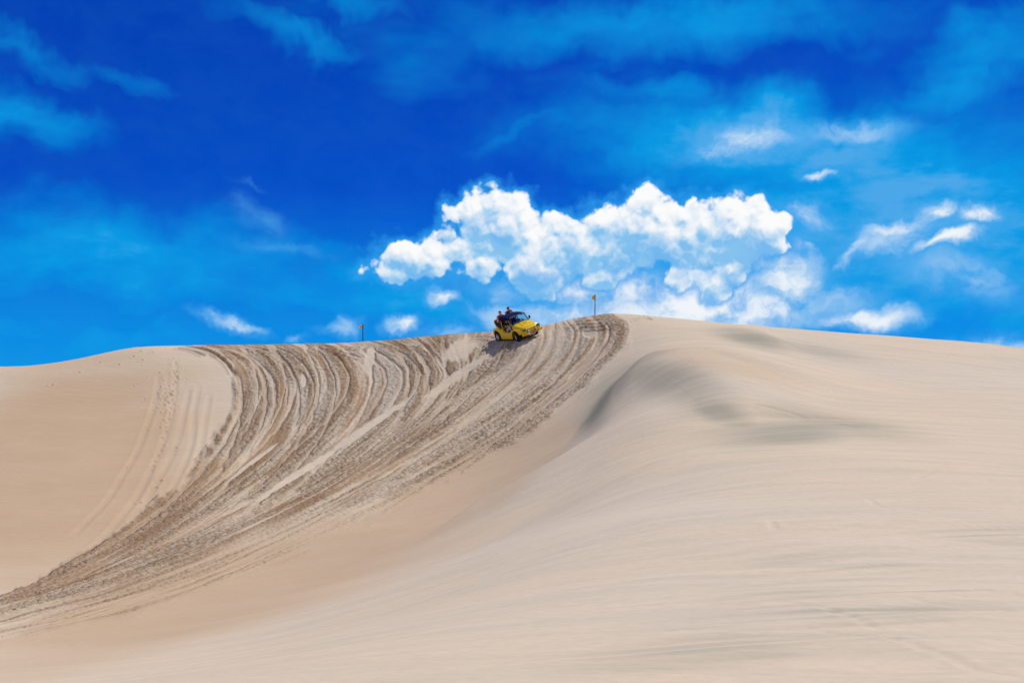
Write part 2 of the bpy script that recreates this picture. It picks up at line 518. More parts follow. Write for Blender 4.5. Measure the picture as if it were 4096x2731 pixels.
fam = np.empty((NS, NT, 2))
for k in range(2):
    # smooth across the guides: Catmull-Rom in s
    idx = np.clip(np.searchsorted(gs, ss, 'right') - 1, 0, len(gs) - 2)
    f = ((ss - gs[idx]) / (gs[idx + 1] - gs[idx]))[:, None]
    p0, p1 = gc[np.maximum(idx - 1, 0), :, k], gc[idx, :, k]
    p2, p3 = gc[idx + 1, :, k], gc[np.minimum(idx + 2, len(gs) - 1), :, k]
    m1, m2 = (p2 - p0) * 0.42, (p3 - p1) * 0.42
    fam[:, :, k] = (2 * f ** 3 - 3 * f ** 2 + 1) * p1 + (f ** 3 - 2 * f ** 2 + f) * m1 + (-2 * f ** 3 + 3 * f ** 2) * p2 + (f ** 3 - f ** 2) * m2
CELL = 4.0
OX, OY, MW, MH = 160, -1200, 780, 380                   # raster over x -160.., y 1200..
tt = np.linspace(0, 1, NT)
ix = ((fam[..., 0] + OX) / CELL).astype(int)
iy = ((fam[..., 1] + OY) / CELL).astype(int)
ok = (ix >= 0) & (ix < MW) & (iy >= 0) & (iy < MH)
flat = (iy * MW + ix)[ok]
SS, TT = np.meshgrid(ss, tt, indexing='ij')
dS = np.gradient(fam, ss, axis=0)
dT = np.gradient(fam, tt, axis=1)
Wid = np.abs(dS[..., 0] * dT[..., 1] - dS[..., 1] * dT[..., 0]) / np.maximum(np.hypot(dT[..., 0], dT[..., 1]), 1e-6)
cnt = np.bincount(flat, minlength=MW * MH)
acc = [np.bincount(flat, weights=q[ok], minlength=MW * MH) / np.maximum(cnt, 1) for q in (SS, TT, Wid)]
has = (cnt > 0).astype(float).reshape(MH, MW)
acc = [a.reshape(MH, MW) for a in acc]


def boxblur(a, w):
    o, k = np.zeros_like(a), np.zeros_like(a)
    for i in (-1, 0, 1):
        for j in (-1, 0, 1):
            o += np.roll(np.roll(a * w, i, 0), j, 1)
            k += np.roll(np.roll(w, i, 0), j, 1)
    return np.where(k > 0, o / np.maximum(k, 1e-6), a), np.minimum(k, 1)


for _ in range(2):
    nxt = [boxblur(a, has) for a in acc]
    acc, has2 = [n[0] for n in nxt], nxt[0][1]
    has = np.maximum(has, (has2 > 0).astype(float))
has[0, :] = has[-1, :] = has[:, 0] = has[:, -1] = 0


def lookup(a, u, v):
    fx, fy = np.clip((u + OX) / CELL - 0.5, 0, MW - 2.001), np.clip((v + OY) / CELL - 0.5, 0, MH - 2.001)
    i, j = fx.astype(int), fy.astype(int)
    a0, b0 = fx - i, fy - j
    return (a[j, i] * (1 - a0) + a[j, i + 1] * a0) * (1 - b0) + (a[j + 1, i] * (1 - a0) + a[j + 1, i + 1] * a0) * b0


F = np.flatnonzero(front)
xf, yf, uf, vf = X[F], Y[F], U[F], V[F]
inside = (uf > -150) & (uf < 2900) & (vf > 1205) & (vf < 2690)
h_in = lookup(has, uf, vf) * inside
s_, t_, w_ = lookup(acc[0], uf, vf), lookup(acc[1], uf, vf), lookup(acc[2], uf, vf)
valid = h_in > 0.999
mpp = np.hypot(xf, yf) / FPX                              # metres per pixel across the view
wm = np.clip(w_ * mpp, 0.5, 40)                           # metres per unit of s
edge_n = 0.035 * gnoise(t_ * 14, s_ * 4, 21) + 0.02 * gnoise(t_ * 50, s_ * 9, 22)
M = sstep(s_ + edge_n, 0.0, 0.05) * (1 - sstep(s_ + edge_n, 0.95 - 0.10 * sstep(t_, 0.2, 0.4), 1.0)) * valid
# towards the right and the foot the tracks are older and half blown over
right_side = sstep(s_ + 0.05 * gnoise(t_ * 9, s_ * 20, 30), 0.60, 0.86) * sstep(t_, 0.34, 0.55)
old = np.clip(0.5 + 1.6 * gnoise(s_ * 40, t_ * 5, 31) + 0.8 * gnoise(s_ * 110, t_ * 9, 32), 0, 1)   # half blown over: only some lines still show
M *= 1 - (0.85 - 0.6 * old) * right_side
M *= 1 - 0.30 * sstep(t_, 0.80, 1.0)


def patch(cx, cy, rx, ry, rot):
    c, s0 = math.cos(R(rot)), math.sin(R(rot))
    dx, dy = uf - cx, vf - cy
    q = np.hypot((dx * c + dy * s0) / rx, (-dx * s0 + dy * c) / ry) + 0.18 * gnoise(uf / 30, vf / 22, 40)
    return 1 - sstep(q, 0.75, 1.1)


calm = np.zeros_like(uf)
for p in ((1845, 1398, 85, 42, 150), (1830, 1505, 175, 20, 146), (1480, 1700, 210, 17, 146), (1200, 1890, 230, 16, 147), (1215, 1520, 30, 14, 80),
          (2280, 1600, 100, 14, 140), (1010, 1850, 150, 10, 142), (2360, 1335, 30, 18, 0), (1480, 1440, 22, 60, 10)):
    calm = np.maximum(calm, patch(*p))
M *= 1 - 0.93 * calm

H = np.zeros_like(xf)
# wind keeps rounding the crest itself, so the marks grow shallow there
crest_v = V.reshape(NR, NC)[np.minimum(crest_row, NR - 1), np.arange(NC)]
below = vf - crest_v[F % NC]
worn = 0.25 + 0.75 * sstep(below, 2, 45)
scale_amp = np.clip(wm / 12.0, 0.45, 1.0)
# long streaks ploughed along the flow
st = (0.030 * gnoise(s_ * 21, t_ * 3.0, 1) + 0.030 * gnoise(s_ * 52 + 1.5 * gnoise(s_ * 9, t_ * 7, 19), t_ * 7.5, 2) + 0.040 * gnoise(s_ * 125, t_ * 16, 3) + 0.045 * gnoise(s_ * 210, t_ * 45, 18))
H += st * scale_amp * M * worn
# churned clods
n1 = gnoise(xf / 0.62, yf / 0.62, 5)
n2 = gnoise(xf / 0.30 + n1 * 0.5, yf / 0.36, 6)
n3 = gnoise(xf / 0.17, yf / 0.22, 7)
clod = 0.012 * (1 - 2 * np.abs(n1)) + 0.038 * (1 - 2.2 * np.abs(n2)) + 0.080 * n3
churn_amt = np.clip(0.45 + 1.1 * gnoise(s_ * 17, t_ * 4.5, 8) + 0.5 * gnoise(s_ * 46, t_ * 7, 9) + 0.35, 0.05, 1.25)

# pairs of wheel ruts
rut_mask = np.zeros_like(xf)
rut_h = np.zeros_like(xf)
rr = random.Random(5)
NTR = 22
q = np.flatnonzero(M > 0.02)
sq, tq, wq = s_[q], t_[q], wm[q]
jit = 0.06 * gnoise(tq * 60, sq * 9, 12)
hq, mq = np.zeros(len(q)), np.zeros(len(q))
for k in range(NTR):
    s0 = (k + 0.5 + rr.uniform(-0.38, 0.38)) / NTR
    t_end = rr.choice([0.28, 0.36, 0.45, 0.55, 0.8])
    t_beg = rr.uniform(-0.05, 0.04)
    drift, ph = rr.choice([-0.22, -0.05, -0.02, 0.02, 0.05, 0.20]), rr.uniform(0, 6.28)
    deep, half = rr.uniform(0.04, 0.08), rr.uniform(0.055, 0.105)
    off = (sq - s0 - drift * (tq - 0.2) - 0.006 * np.sin(tq * 9 + ph)) * wq
    c = np.flatnonzero(np.abs(off) < 1.4)
    live = sstep(wq[c], 4, 9) * sstep(tq[c], t_beg, t_beg + 0.03) * (1 - sstep(tq[c], t_end - 0.15, t_end))
    depth = deep * (0.55 + 0.45 * sstep(tq[c], 0.0, 0.06)) * (1 - 0.35 * sstep(tq[c], 0.3, 0.8))
    for side in (-0.66, 0.66):
        d = np.abs(off[c] - side + jit[c])
        g0 = (1 - sstep(d, half * 0.75, half + 0.03)) * live
        berm = np.exp(-((d - half - 0.14) / 0.10) ** 2) * live
        new = -depth * g0 + 0.4 * depth * berm
        hq[c] = np.where(np.abs(new) > np.abs(hq[c]), new, hq[c])
        mq[c] = np.maximum(mq[c], g0)
rut_h[q], rut_mask[q] = hq, mq
Mr = np.minimum(M * 1.15, 1.0)
H += rut_h * Mr * worn * np.clip(scale_amp * 1.4, 0.35, 1)
H += clod * churn_amt * M * worn * (1 - 0.8 * rut_mask) * np.clip(scale_amp * 1.5, 0.45, 1)

# broad wind-worked relief on the open sand
lon, lat = (xf * 0.94 + yf * 0.34), (-xf * 0.34 + yf * 0.94)
H += (0.10 * gnoise(lon / 14, lat / 5, 50) + 0.035 * gnoise(lon / 5, lat / 1.6, 51)) * (1 - M)
damp = M * np.clip(0.60 + 0.65 * gnoise(s_ * 8, t_ * 2.0, 80) + 0.75 * gnoise(s_ * 30, t_ * 4, 81) + 0.9 * gnoise(s_ * 95, t_ * 8, 82) + 0.8 * gnoise(s_ * 230, t_ * 18, 83) + 0.5 * n3 + 0.5 * (0.5 - s_), 0.03, 1.15) * (1 - 0.5 * rut_mask)
rip = sstep(uf, 1500, 3000) * sstep(vf, 1700, 2150)
H += (0.040 * gnoise(lon / 4.0, lat / 0.75, 52) + 0.014 * gnoise(lon / 1.4, lat / 0.26, 53)) * (0.2 + 1.0 * rip) * (1 - M)
churn = M * np.clip(churn_amt, 0.2, 1.0) * (1 - 0.55 * rut_mask)


def world_line(pts, step=0.12):
    q = np.array([ground_at(*p) for p in resample(pts, max(12, int(len(pts) * 8)))])
    for _ in range(6):
        q[1:-1] = 0.25 * q[:-2] + 0.5 * q[1:-1] + 0.25 * q[2:]
    s = np.concatenate([[0], np.cumsum(np.hypot(*np.diff(q, axis=0).T))])
    k = np.linspace(0, s[-1], max(3, int(s[-1] / step)))
    return np.stack([np.interp(k, s, q[:, 0]), np.interp(k, s, q[:, 1])], 1)


def near_line(line, reach):
    lo, hi = line.min(0) - reach, line.max(0) + reach
    c = np.flatnonzero((xf > lo[0]) & (xf < hi[0]) & (yf > lo[1]) & (yf < hi[1]))
    d = np.full(len(c), 1e9)
    a = np.zeros(len(c))
    for i, p in enumerate(line):
        q = np.hypot(xf[c] - p[0], yf[c] - p[1])
        m = q < d
        d[m], a[m] = q[m], i / max(1, len(line) - 1)
    return c, d, a


def soft_along(c, line):
    """Smooth position 0..1 along a line for points round it."""
    k = np.linspace(0, len(line) - 1, 14).round().astype(int)
    num, den = 0.0, 0.0
    for i in k:
        w = 1.0 / ((xf[c] - line[i, 0]) ** 2 + (yf[c] - line[i, 1]) ** 2 + 3.0) ** 2
        num, den = num + w * i, den + w
    return num / den / (len(line) - 1)


def groove(pts, half, depth, berm=0.4, broken=0.0, seed=0):
    line = world_line(pts)
    c, d, a = near_line(line, half * 4)
    on = sstep(a, 0, 0.06) * (1 - sstep(a, 0.94, 1.0))
    if broken:
        on = on * sstep(gnoise(a * len(line) * 0.12 * 0.28, a * 0 + seed, seed) + 0.3, broken - 0.15, broken + 0.15)
    H[c] += on * (-depth * (1 - sstep(d, half * 0.4, half * 1.1)) + berm * depth * np.exp(-((d - half * 1.5) / (half * 0.6)) ** 2))


# half-buried old wheel marks and footprints left of the fresh tracks
for pts in ([(800, 1530), (775, 1640), (770, 1760), (720, 1900), (640, 2040)], [(840, 1560), (820, 1680), (800, 1800), (760, 1900), (660, 2060)],
            [(705, 1420), (700, 1560), (660, 1750), (570, 1950), (440, 2120), (300, 2230)], [(640, 1480), (610, 1640), (540, 1820), (420, 2010), (280, 2150)],
            [(760, 1540), (735, 1650), (715, 1750), (660, 1880), (560, 2040)]):
    groove(pts, 0.18, 0.026, 0.5, 0.0, len(pts) + pts[0][0] % 7)
for pts in ([(720, 1384), (820, 1398), (900, 1440), (940, 1500)], [(700, 1392), (760, 1400), (820, 1420)]):
    groove(pts, 0.16, 0.12, 0.6)
for pts in ([(1275, 1386), (1370, 1390), (1470, 1400)], [(1290, 1397), (1380, 1400), (1450, 1404)], [(1305, 1412), (1370, 1424), (1430, 1442)], [(1345, 1408), (1400, 1416), (1440, 1432)],
            [(2270, 1308), (2340, 1300), (2430, 1296)], [(2300, 1318), (2380, 1312), (2470, 1306)], [(2330, 1330), (2400, 1325), (2450, 1318)], [(2290, 1290), (2350, 1285), (2400, 1280)],
            [(1880, 1352), (1930, 1348), (1975, 1352)], [(1870, 1365), (1920, 1362), (1960, 1368)], [(1660, 1350), (1705, 1385), (1735, 1435), (1745, 1470)], [(1560, 1358), (1620, 1395), (1668, 1450), (1690, 1500)]):
    groove(pts, 0.11, 0.09, 0.6)
fr = random.Random(3)
prints = []
for i in range(26):
    f0 = i / 25
    q = np.array([(695, 1432), (700, 1500), (680, 1560), (675, 1620), (660, 1700), (640, 1800), (600, 1880)])
    k = f0 * 6
    j = min(5, int(k))
    p = q[j] * (1 - k + j) + q[j + 1] * (k - j)
    prints.append((p[0] + fr.uniform(-9, 9), p[1] + fr.uniform(-7, 7), 0.12, 0.05))
for i in range(46):
    prints.append((fr.gauss(660, 24), fr.gauss(1600, 48), 0.10, 0.05))
for p in ((540, 1390), (560, 1405), (530, 1425), (470, 1460), (310, 1492), (565, 1440), (205, 1538), (395, 1453), (610, 1410), (2645, 1412), (2652, 1417), 
          (640, 1925), (620, 1950), (560, 2010), (700, 1790), (520, 2090)):
    prints.append((p[0], p[1], 0.12, 0.07))
for i in range(30):
    prints.append((fr.uniform(500, 760), fr.uniform(1400, 1900), 0.09, 0.035))
for px, py, rad, dep in prints:
    gx, gy = ground_at(px, py)
    c = np.flatnonzero((np.abs(xf - gx) < rad * 3) & (np.abs(yf - gy) < rad * 3))
    d = np.hypot((xf[c] - gx), (yf[c] - gy) / 1.4)
    H[c] += -dep * (1 - sstep(d, rad * 0.4, rad)) + 0.45 * dep * np.exp(-((d - rad * 1.3) / (rad * 0.4)) ** 2)

# the broken crust by the top of the dune
groove([(2522, 1285), (2550, 1279), (2575, 1267), (2590, 1263)], 0.09, 0.17, 0.5)
groove([(2586, 1267), (2594, 1275), (2608, 1279)], 0.08, 0.13, 0.5)
# faint trails that cross the open sand at the right and in the foreground
for i, (pts, hw) in enumerate((
        ([(3100, 2408), (3320, 2440), (3560, 2520), (3800, 2590), (4100, 2668)], 0.10), ([(3180, 2500), (3400, 2530), (3650, 2570), (3900, 2640), (4096, 2690)], 0.10),
        ([(3560, 2335), (3700, 2350), (3900, 2372), (4096, 2392)], 0.11), ([(3630, 2402), (3760, 2418), (3900, 2430), (4000, 2440), (4096, 2470)], 0.11),
        ([(3470, 1990), (3490, 1970), (3510, 1955)], 0.12), ([(3470, 1995), (3478, 2015), (3520, 2040), (3700, 2065), (4096, 2095)], 0.10), ([(3940, 1915), (4020, 1935), (4096, 1950)], 0.12),
        ([(3080, 2085), (3090, 2105), (3140, 2125)], 0.10), ([(3990, 1985), (4040, 1992), (4096, 2004)], 0.10), ([(3450, 2058), (3600, 2090), (3800, 2110), (4096, 2130)], 0.09),
        ([(2960, 1580), (3080, 1570), (3240, 1552)], 0.16), ([(2930, 1600), (3200, 1615), (3500, 1628), (3660, 1628)], 0.2), ([(2930, 1612), (3200, 1630), (3560, 1642)], 0.16),
        ([(3000, 1650), (3200, 1665), (3400, 1700), (3540, 1712)], 0.2), ([(3660, 1905), (3720, 1880), (3790, 1855)], 0.14))):
    groove(pts, hw, 0.8 * hw * (0.14 if pts[0][1] > 2200 else 0.16), 0.4, 0.10, 60 + i)

# the blow-out right of the tracks: a steep little flank that rises to the right of a sharp foot line
line = world_line([(2690, 1418), (2610, 1436), (2520, 1478), (2450, 1535), (2385, 1618), (2325, 1712), (2270, 1780), (2200, 1850)], 0.15)
c, d, a = near_line(line, 14)
tan = np.gradient(line, axis=0)
tan /= np.maximum(np.hypot(*tan.T)[:, None], 1e-6)
ii = np.clip((a * (len(line) - 1)).round().astype(int), 0, len(line) - 1)
side = np.sign((xf[c] - line[ii, 0]) * (-tan[ii, 1]) + (yf[c] - line[ii, 1]) * tan[ii, 0]) * d    # positive to the right of the line
on = np.sin(np.clip(soft_along(c, line), 0, 1) * math.pi) ** 0.8
rise = 1.25 * sstep(side, -0.35, 2.6) * (1 - sstep(side, 2.6, 13.0))
H[c] += on * rise
foot = np.zeros_like(xf)
foot[c] = np.exp(-((soft_along(c, line) - 0.60) / 0.24) ** 2) * sstep(side, -0.15, 0.35) * (1 - sstep(side, 0.35, 4.5)) ** 1.5
line = world_line([(2560, 1560), (2680, 1600), (2760, 1640), (2850, 1680), (2960, 1705)], 0.15)
c, d, a = near_line(line, 7)
tan = np.gradient(line, axis=0)
tan /= np.maximum(np.hypot(*tan.T)[:, None], 1e-6)
ii = np.clip((a * (len(line) - 1)).round().astype(int), 0, len(line) - 1)
side = np.sign((xf[c] - line[ii, 0]) * (-tan[ii, 1]) + (yf[c] - line[ii, 1]) * tan[ii, 0]) * d
H[c] += (1 - sstep(a, 0.75, 1.0)) * sstep(a, 0, 0.2) * np.sin(np.clip(soft_along(c, line), 0, 1) * math.pi) * 0.36 * sstep(side, -0.8, 1.8) * (1 - sstep(side, 1.8, 7.0))
# a second low step below the right-hand crest
line = world_line([(2780, 1318), (2900, 1345), (3020, 1385), (3180, 1412), (3320, 1420)], 0.2)
c, d, a = near_line(line, 9)
tan = np.gradient(line, axis=0)
tan /= np.maximum(np.hypot(*tan.T)[:, None], 1e-6)
ii = np.clip((a * (len(line) - 1)).round().astype(int), 0, len(line) - 1)
side = np.sign((xf[c] - line[ii, 0]) * (-tan[ii, 1]) + (yf[c] - line[ii, 1]) * tan[ii, 0]) * d
H[c] += (1 - sstep(a, 0.75, 1.0)) * sstep(a, 0, 0.2) * np.sin(np.clip(soft_along(c, line), 0, 1) * math.pi) * 0.30 * sstep(side, -0.3, 2.2) * (1 - sstep(side, 2.2, 9.0))

# level seats under the buggy's wheels
centre = (WHEEL_RR + WHEEL_FL) / 2
ax = (WHEEL_FR - WHEEL_RR).normalized()
ay = (WHEEL_FL - WHEEL_FR).normalized()
NRM = ax.cross(ay).normalized()
dx, dy = xf - centre.x, yf - centre.y
plane = centre.z - (NRM.x * dx + NRM.y * dy) / NRM.z
kx = np.hypot(dx * ax.x + dy * ax.y, 0) / math.hypot(ax.x, ax.y)
ky = np.hypot(dx * ay.x + dy * ay.y, 0) / math.hypot(ay.x, ay.y)
seat = (1 - sstep(np.hypot(np.maximum(kx - 1.1, 0), np.maximum(ky - 0.65, 0)), 0.10, 1.3))
target = plane + 0.45 * H + 0.02
H = H * (1 - seat) + (target - BASE[F]) * seat

Z[F] += H
# dark heavy minerals in the sand, with shade painted in along the blow-out
stain_shade = np.zeros_like(xf)
thready = np.clip(0.30 + 1.1 * gnoise(lon / 6, lat / 0.40, 73) + 0.7 * gnoise(lon / 2.5, lat / 0.16, 74), 0, 1.2)
streak = 0.70 + 0.45 * gnoise(lon / 8, lat / 2.6, 70) + 0.40 * gnoise(lon / 7, lat / 0.6, 71)
for cx, cy, rx, ry, rot, k in ((2395, 1640, 170, 46, 126, 0.8), (2510, 1550, 260, 120, 150, 0.95), (2660, 1600, 380, 90, 8, 0.80), (2870, 1668, 280, 44, 12, 0.80),
                               (3150, 1730, 420, 75, 176, 0.95), (3380, 1700, 420, 60, 8, 0.72), (3000, 1360, 220, 40, 14, 0.85), (3260, 1400, 300, 36, 10, 0.50),
                               (3500, 2440, 800, 220, 6, 0.50), (2900, 2560, 900, 150, 172, 0.38), (3900, 2100, 400, 90, 6, 0.42), (3300, 2250, 560, 90, 4, 0.45)):
    cc, s0 = math.cos(R(rot)), math.sin(R(rot))
    ddx, ddy = uf - cx, vf - cy
    q = np.hypot((ddx * cc + ddy * s0) / rx, (-ddx * s0 + ddy * cc) / ry)
    stain_shade = np.maximum(stain_shade, k * (1 - sstep(q, 0.15, 1.15)) * (np.clip(0.35 + 0.65 * streak, 0, 1.1) if cy < 1900 else thready))
path = resample([(2600, 1450), (2520, 1490), (2450, 1548), (2395, 1630), (2340, 1715), (2290, 1780)], 60)  # shade of the steep flank, painted dark along its foot line
c = np.flatnonzero((uf > 2150) & (uf < 2800) & (vf > 1400) & (vf < 1900))
dist, pos = np.full(len(c), 1e9), np.zeros(len(c))
for i_, p_ in enumerate(path):
    off_ = np.hypot(uf[c] - p_[0] - 16, vf[c] - p_[1])
    m_ = off_ < dist
    dist[m_], pos[m_] = off_[m_], i_ / 59
soft_edge = 24 + 34 * pos
stain_shade[c] = np.maximum(stain_shade[c], (0.55 + 0.75 * np.exp(-((pos - 0.62) / 0.25) ** 2)) * np.exp(-(dist / soft_edge) ** 2) * (0.8 + 0.3 * streak[c]) * (1 - sstep(pos, 0.8, 1.0)))
stain_shade = np.minimum(stain_shade, 1.15) * (1 - M)
# warmer sand tone that also paints in shade on the left face and foot
warm_shade = np.zeros_like(xf)
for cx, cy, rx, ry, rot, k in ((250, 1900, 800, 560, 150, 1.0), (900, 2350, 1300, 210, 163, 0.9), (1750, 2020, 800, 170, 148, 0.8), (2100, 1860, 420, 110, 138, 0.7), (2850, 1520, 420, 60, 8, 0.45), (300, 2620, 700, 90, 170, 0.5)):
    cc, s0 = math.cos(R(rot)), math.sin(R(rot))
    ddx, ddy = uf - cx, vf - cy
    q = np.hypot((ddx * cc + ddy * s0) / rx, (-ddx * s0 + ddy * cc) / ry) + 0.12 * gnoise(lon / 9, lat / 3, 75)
    warm_shade = np.maximum(warm_shade, k * (1 - sstep(q, 0.45, 1.1)))

me = bpy.data.meshes.new('dune')
nv = NR * NC
me.vertices.add(nv)
co = np.empty((nv, 3), np.float32)
co[:, 0], co[:, 1], co[:, 2] = X, Y, Z
me.vertices.foreach_set('co', co.ravel())
i = np.arange(NR - 1)[:, None] * NC
j = np.arange(NC)[None, :]
j2 = (j + 1) % NC
quads = np.stack([i + j, i + NC + j, i + NC + j2, i + j2], -1).reshape(-1, 4)
quads = quads[:, ::-1]
me.loops.add(quads.size)
me.loops.foreach_set('vertex_index', quads.ravel().astype(np.int32))
me.polygons.add(len(quads))
me.polygons.foreach_set('loop_start', np.arange(0, quads.size, 4, dtype=np.int32))
me.update(calc_edges=True)
me.polygons.foreach_set('use_smooth', np.ones(len(quads), bool))
for name, vals in (('churn', churn), ('damp', damp), ('mineral_shade', stain_shade), ('warm_shade', warm_shade)):
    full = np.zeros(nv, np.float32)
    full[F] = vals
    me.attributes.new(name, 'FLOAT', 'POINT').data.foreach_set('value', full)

mat = bpy.data.materials.new('sand')
mat.use_nodes = True
T = Nodes(mat.node_tree)
bsdf = mat.node_tree.nodes['Principled BSDF']
geo = T.new('ShaderNodeNewGeometry').outputs['Position']
big = T.noise(geo, 0.045, 3, 0.55)
mid = T.noise(geo, 0.35, 4, 0.6)
fine = T.noise(geo, 6.0, 5, 0.65)
mp = T.new('ShaderNodeMapping')
mp.inputs['Rotation'].default_value = (0, 0, R(20))
mp.inputs['Scale'].default_value = (0.16, 1.6, 1.0)
T.put(mp.inputs[0], geo)
streaks = T.noise(mp.outputs[0], 1.0, 5, 0.6)
col = T.mix(T.smooth(big, 0.36, 0.64), (0.570, 0.460, 0.322), (0.550, 0.462, 0.350))
warm_shade = T.new('ShaderNodeAttribute', attribute_name='warm_shade').outputs['Fac']
col = T.mix(warm_shade, col, (0.450, 0.315, 0.192))
col = T.mix(T.smooth(mid, 0.35, 0.75, 0.0, 0.18), col, (0.55, 0.405, 0.300))
col = T.mix(T.math('MULTIPLY', T.smooth(streaks, 0.40, 0.68, 0.0, 0.42), T.math('SUBTRACT', 1.0, T.math('MULTIPLY', warm_shade, 0.85))), col, (0.42, 0.385, 0.30))
ch = T.new('ShaderNodeAttribute', attribute_name='churn').outputs['Fac']
dm = T.new('ShaderNodeAttribute', attribute_name='damp').outputs['Fac']
mn = T.new('ShaderNodeAttribute', attribute_name='mineral_shade').outputs['Fac']
dampish = T.noise(geo, 0.55, 4, 0.6)
col = T.mix(T.math('MULTIPLY', dm, T.smooth(dampish, 0.25, 0.62, 0.70, 1.0)), col, (0.315, 0.200, 0.110))
col = T.mix(T.math('MULTIPLY', mn, 0.9, clamp=True), col, (0.245, 0.238, 0.180))
col = T.mix(T.smooth(fine, 0.35, 0.7, 0.0, 0.16), col, (0.34, 0.26, 0.19))
T.put(bsdf.inputs['Base Color'], col)
bsdf.inputs['Roughness'].default_value = 0.92
bsdf.inputs['Specular IOR Level'].default_value = 0.12
b1 = T.new('ShaderNodeBump')
b1.inputs['Strength'].default_value = 1.0
b1.inputs['Distance'].default_value = 0.08
T.put(b1.inputs['Height'], T.math('MULTIPLY', T.noise(geo, 4.5, 4, 0.7), T.math('MULTIPLY_ADD', ch, 3.4, 0.03)))
b2 = T.new('ShaderNodeBump')
b2.inputs['Strength'].default_value = 0.6
b2.inputs['Distance'].default_value = 0.05
mp2 = T.new('ShaderNodeMapping')
mp2.inputs['Rotation'].default_value = (0, 0, R(17))
mp2.inputs['Scale'].default_value = (0.5, 3.6, 1.0)
T.put(mp2.inputs[0], geo)
T.put(b2.inputs['Height'], T.noise(mp2.outputs[0], 1.0, 5, 0.55))
T.put(b2.inputs['Normal'], b1.outputs[0])
b3 = T.new('ShaderNodeBump')                             # fine wind ripples in the open sand, patchy
b3.inputs['Strength'].default_value = 0.8
b3.inputs['Distance'].default_value = 0.03
mp3 = T.new('ShaderNodeMapping')
mp3.inputs['Rotation'].default_value = (0, 0, R(22))
mp3.inputs['Scale'].default_value = (1.1, 8.0, 1.0)
T.put(mp3.inputs[0], geo)
T.put(b3.inputs['Height'], T.math('MULTIPLY', T.noise(mp3.outputs[0], 1.0, 4, 0.55), T.smooth(T.noise(geo, 0.12, 3, 0.5), 0.42, 0.66, 0.12, 1.0)))
T.put(b3.inputs['Normal'], b2.outputs[0])
T.put(bsdf.inputs['Normal'], b3.outputs[0])
me.materials.append(mat)
dune = bpy.data.objects.new('dune', me)
dune['kind'] = 'structure'
dune['label'] = 'pale sand dune scored by curving wheel tracks below the buggy'
COL.objects.link(dune)

# ------------------------------------------------------------------ things
def plain(name, rgb, rough=0.5, metal=0.0, coat=0.0, spec=0.5, vary=0.08, scale=6.0, bump=0.0):
    """Principled material with a little procedural unevenness in colour and gloss."""
    m = bpy.data.materials.new(name)
    m.use_nodes = True
    t = Nodes(m.node_tree)
    b = m.node_tree.nodes['Principled BSDF']
    p = t.new('ShaderNodeTexCoord').outputs['Object']
    n = t.noise(p, scale, 4, 0.6)
    t.put(b.inputs['Base Color'], t.mix(t.smooth(n, 0.3, 0.7), tuple(c * (1 - vary) for c in rgb), tuple(min(1, c * (1 + vary)) for c in rgb)))
    t.put(b.inputs['Roughness'], t.lin(n, 0.2, 0.8, max(0.02, rough - 0.06), min(1, rough + 0.08)))
    b.inputs['Metallic'].default_value = metal
    b.inputs['Coat Weight'].default_value = coat
    b.inputs['Coat Roughness'].default_value = 0.06
    b.inputs['Specular IOR Level'].default_value = spec
    if bump:
        bn = t.new('ShaderNodeBump')
        bn.inputs['Strength'].default_value = bump
        bn.inputs['Distance'].default_value = 0.01
        t.put(bn.inputs['Height'], t.noise(p, scale * 5, 3, 0.6))
        t.put(b.inputs['Normal'], bn.outputs[0])
    return m


YELLOW = plain('yellow_paint', (0.82, 0.53, 0.002), 0.30, coat=0.2, spec=0.3, vary=0.04, scale=3)
OCHRE = plain('ochre_trim', (0.62, 0.33, 0.02), 0.45, vary=0.1)
NAVY = plain('navy_canvas', (0.0015, 0.005, 0.052), 0.75, vary=0.2, bump=0.25, spec=0.08)
BLACK = plain('black_plastic', (0.012, 0.012, 0.014), 0.5)
SEATCLOTH = plain('black_vinyl', (0.018, 0.016, 0.018), 0.55, bump=0.2)
MAROONSEAT = plain('maroon_vinyl', (0.075, 0.010, 0.014), 0.5, bump=0.2)
RUBBER = plain('tyre_rubber', (0.020, 0.018, 0.018), 0.85, vary=0.3, bump=0.4, spec=0.25)
ALLOY = plain('alloy', (0.80, 0.79, 0.77), 0.28, metal=0.75, vary=0.06)
WHITELENS = plain('white_lens', (0.86, 0.88, 0.90), 0.10, coat=0.8, vary=0.03)
GREENLENS = plain('green_glass', (0.004, 0.16, 0.13), 0.08, coat=1.0, vary=0.4, scale=14)
ORANGELENS = plain('orange_lens', (0.52, 0.10, 0.008), 0.2, coat=0.6)
REDPLATE = plain('red_plate', (0.28, 0.012, 0.016), 0.4)
WHITE = plain('white_paint', (0.82, 0.80, 0.78), 0.45)
PINKWHITE = plain('plate_letters', (0.86, 0.66, 0.66), 0.45)
DARKSTEEL = plain('dark_steel', (0.03, 0.026, 0.025), 0.6, metal=0.3)
SKIN = plain('skin', (0.68, 0.37, 0.26), 0.5, vary=0.08, spec=0.4)
SKIN2 = plain('tanned_skin', (0.60, 0.30, 0.20), 0.5, vary=0.08, spec=0.4)
MAROON = plain('maroon_shirt', (0.13, 0.018, 0.028), 0.8, vary=0.15, bump=0.3)
MAROON2 = plain('wine_shirt', (0.22, 0.035, 0.040), 0.8, vary=0.15, bump=0.3)
DARKCLOTH = plain('dark_cloth', (0.020, 0.018, 0.030), 0.85, vary=0.2, bump=0.3)
GREYCLOTH = plain('pale_grey_cloth', (0.52, 0.47, 0.46), 0.85, vary=0.08, bump=0.4)
HAIR = plain('dark_hair', (0.016, 0.011, 0.009), 0.55, vary=0.3, scale=40, bump=0.5)
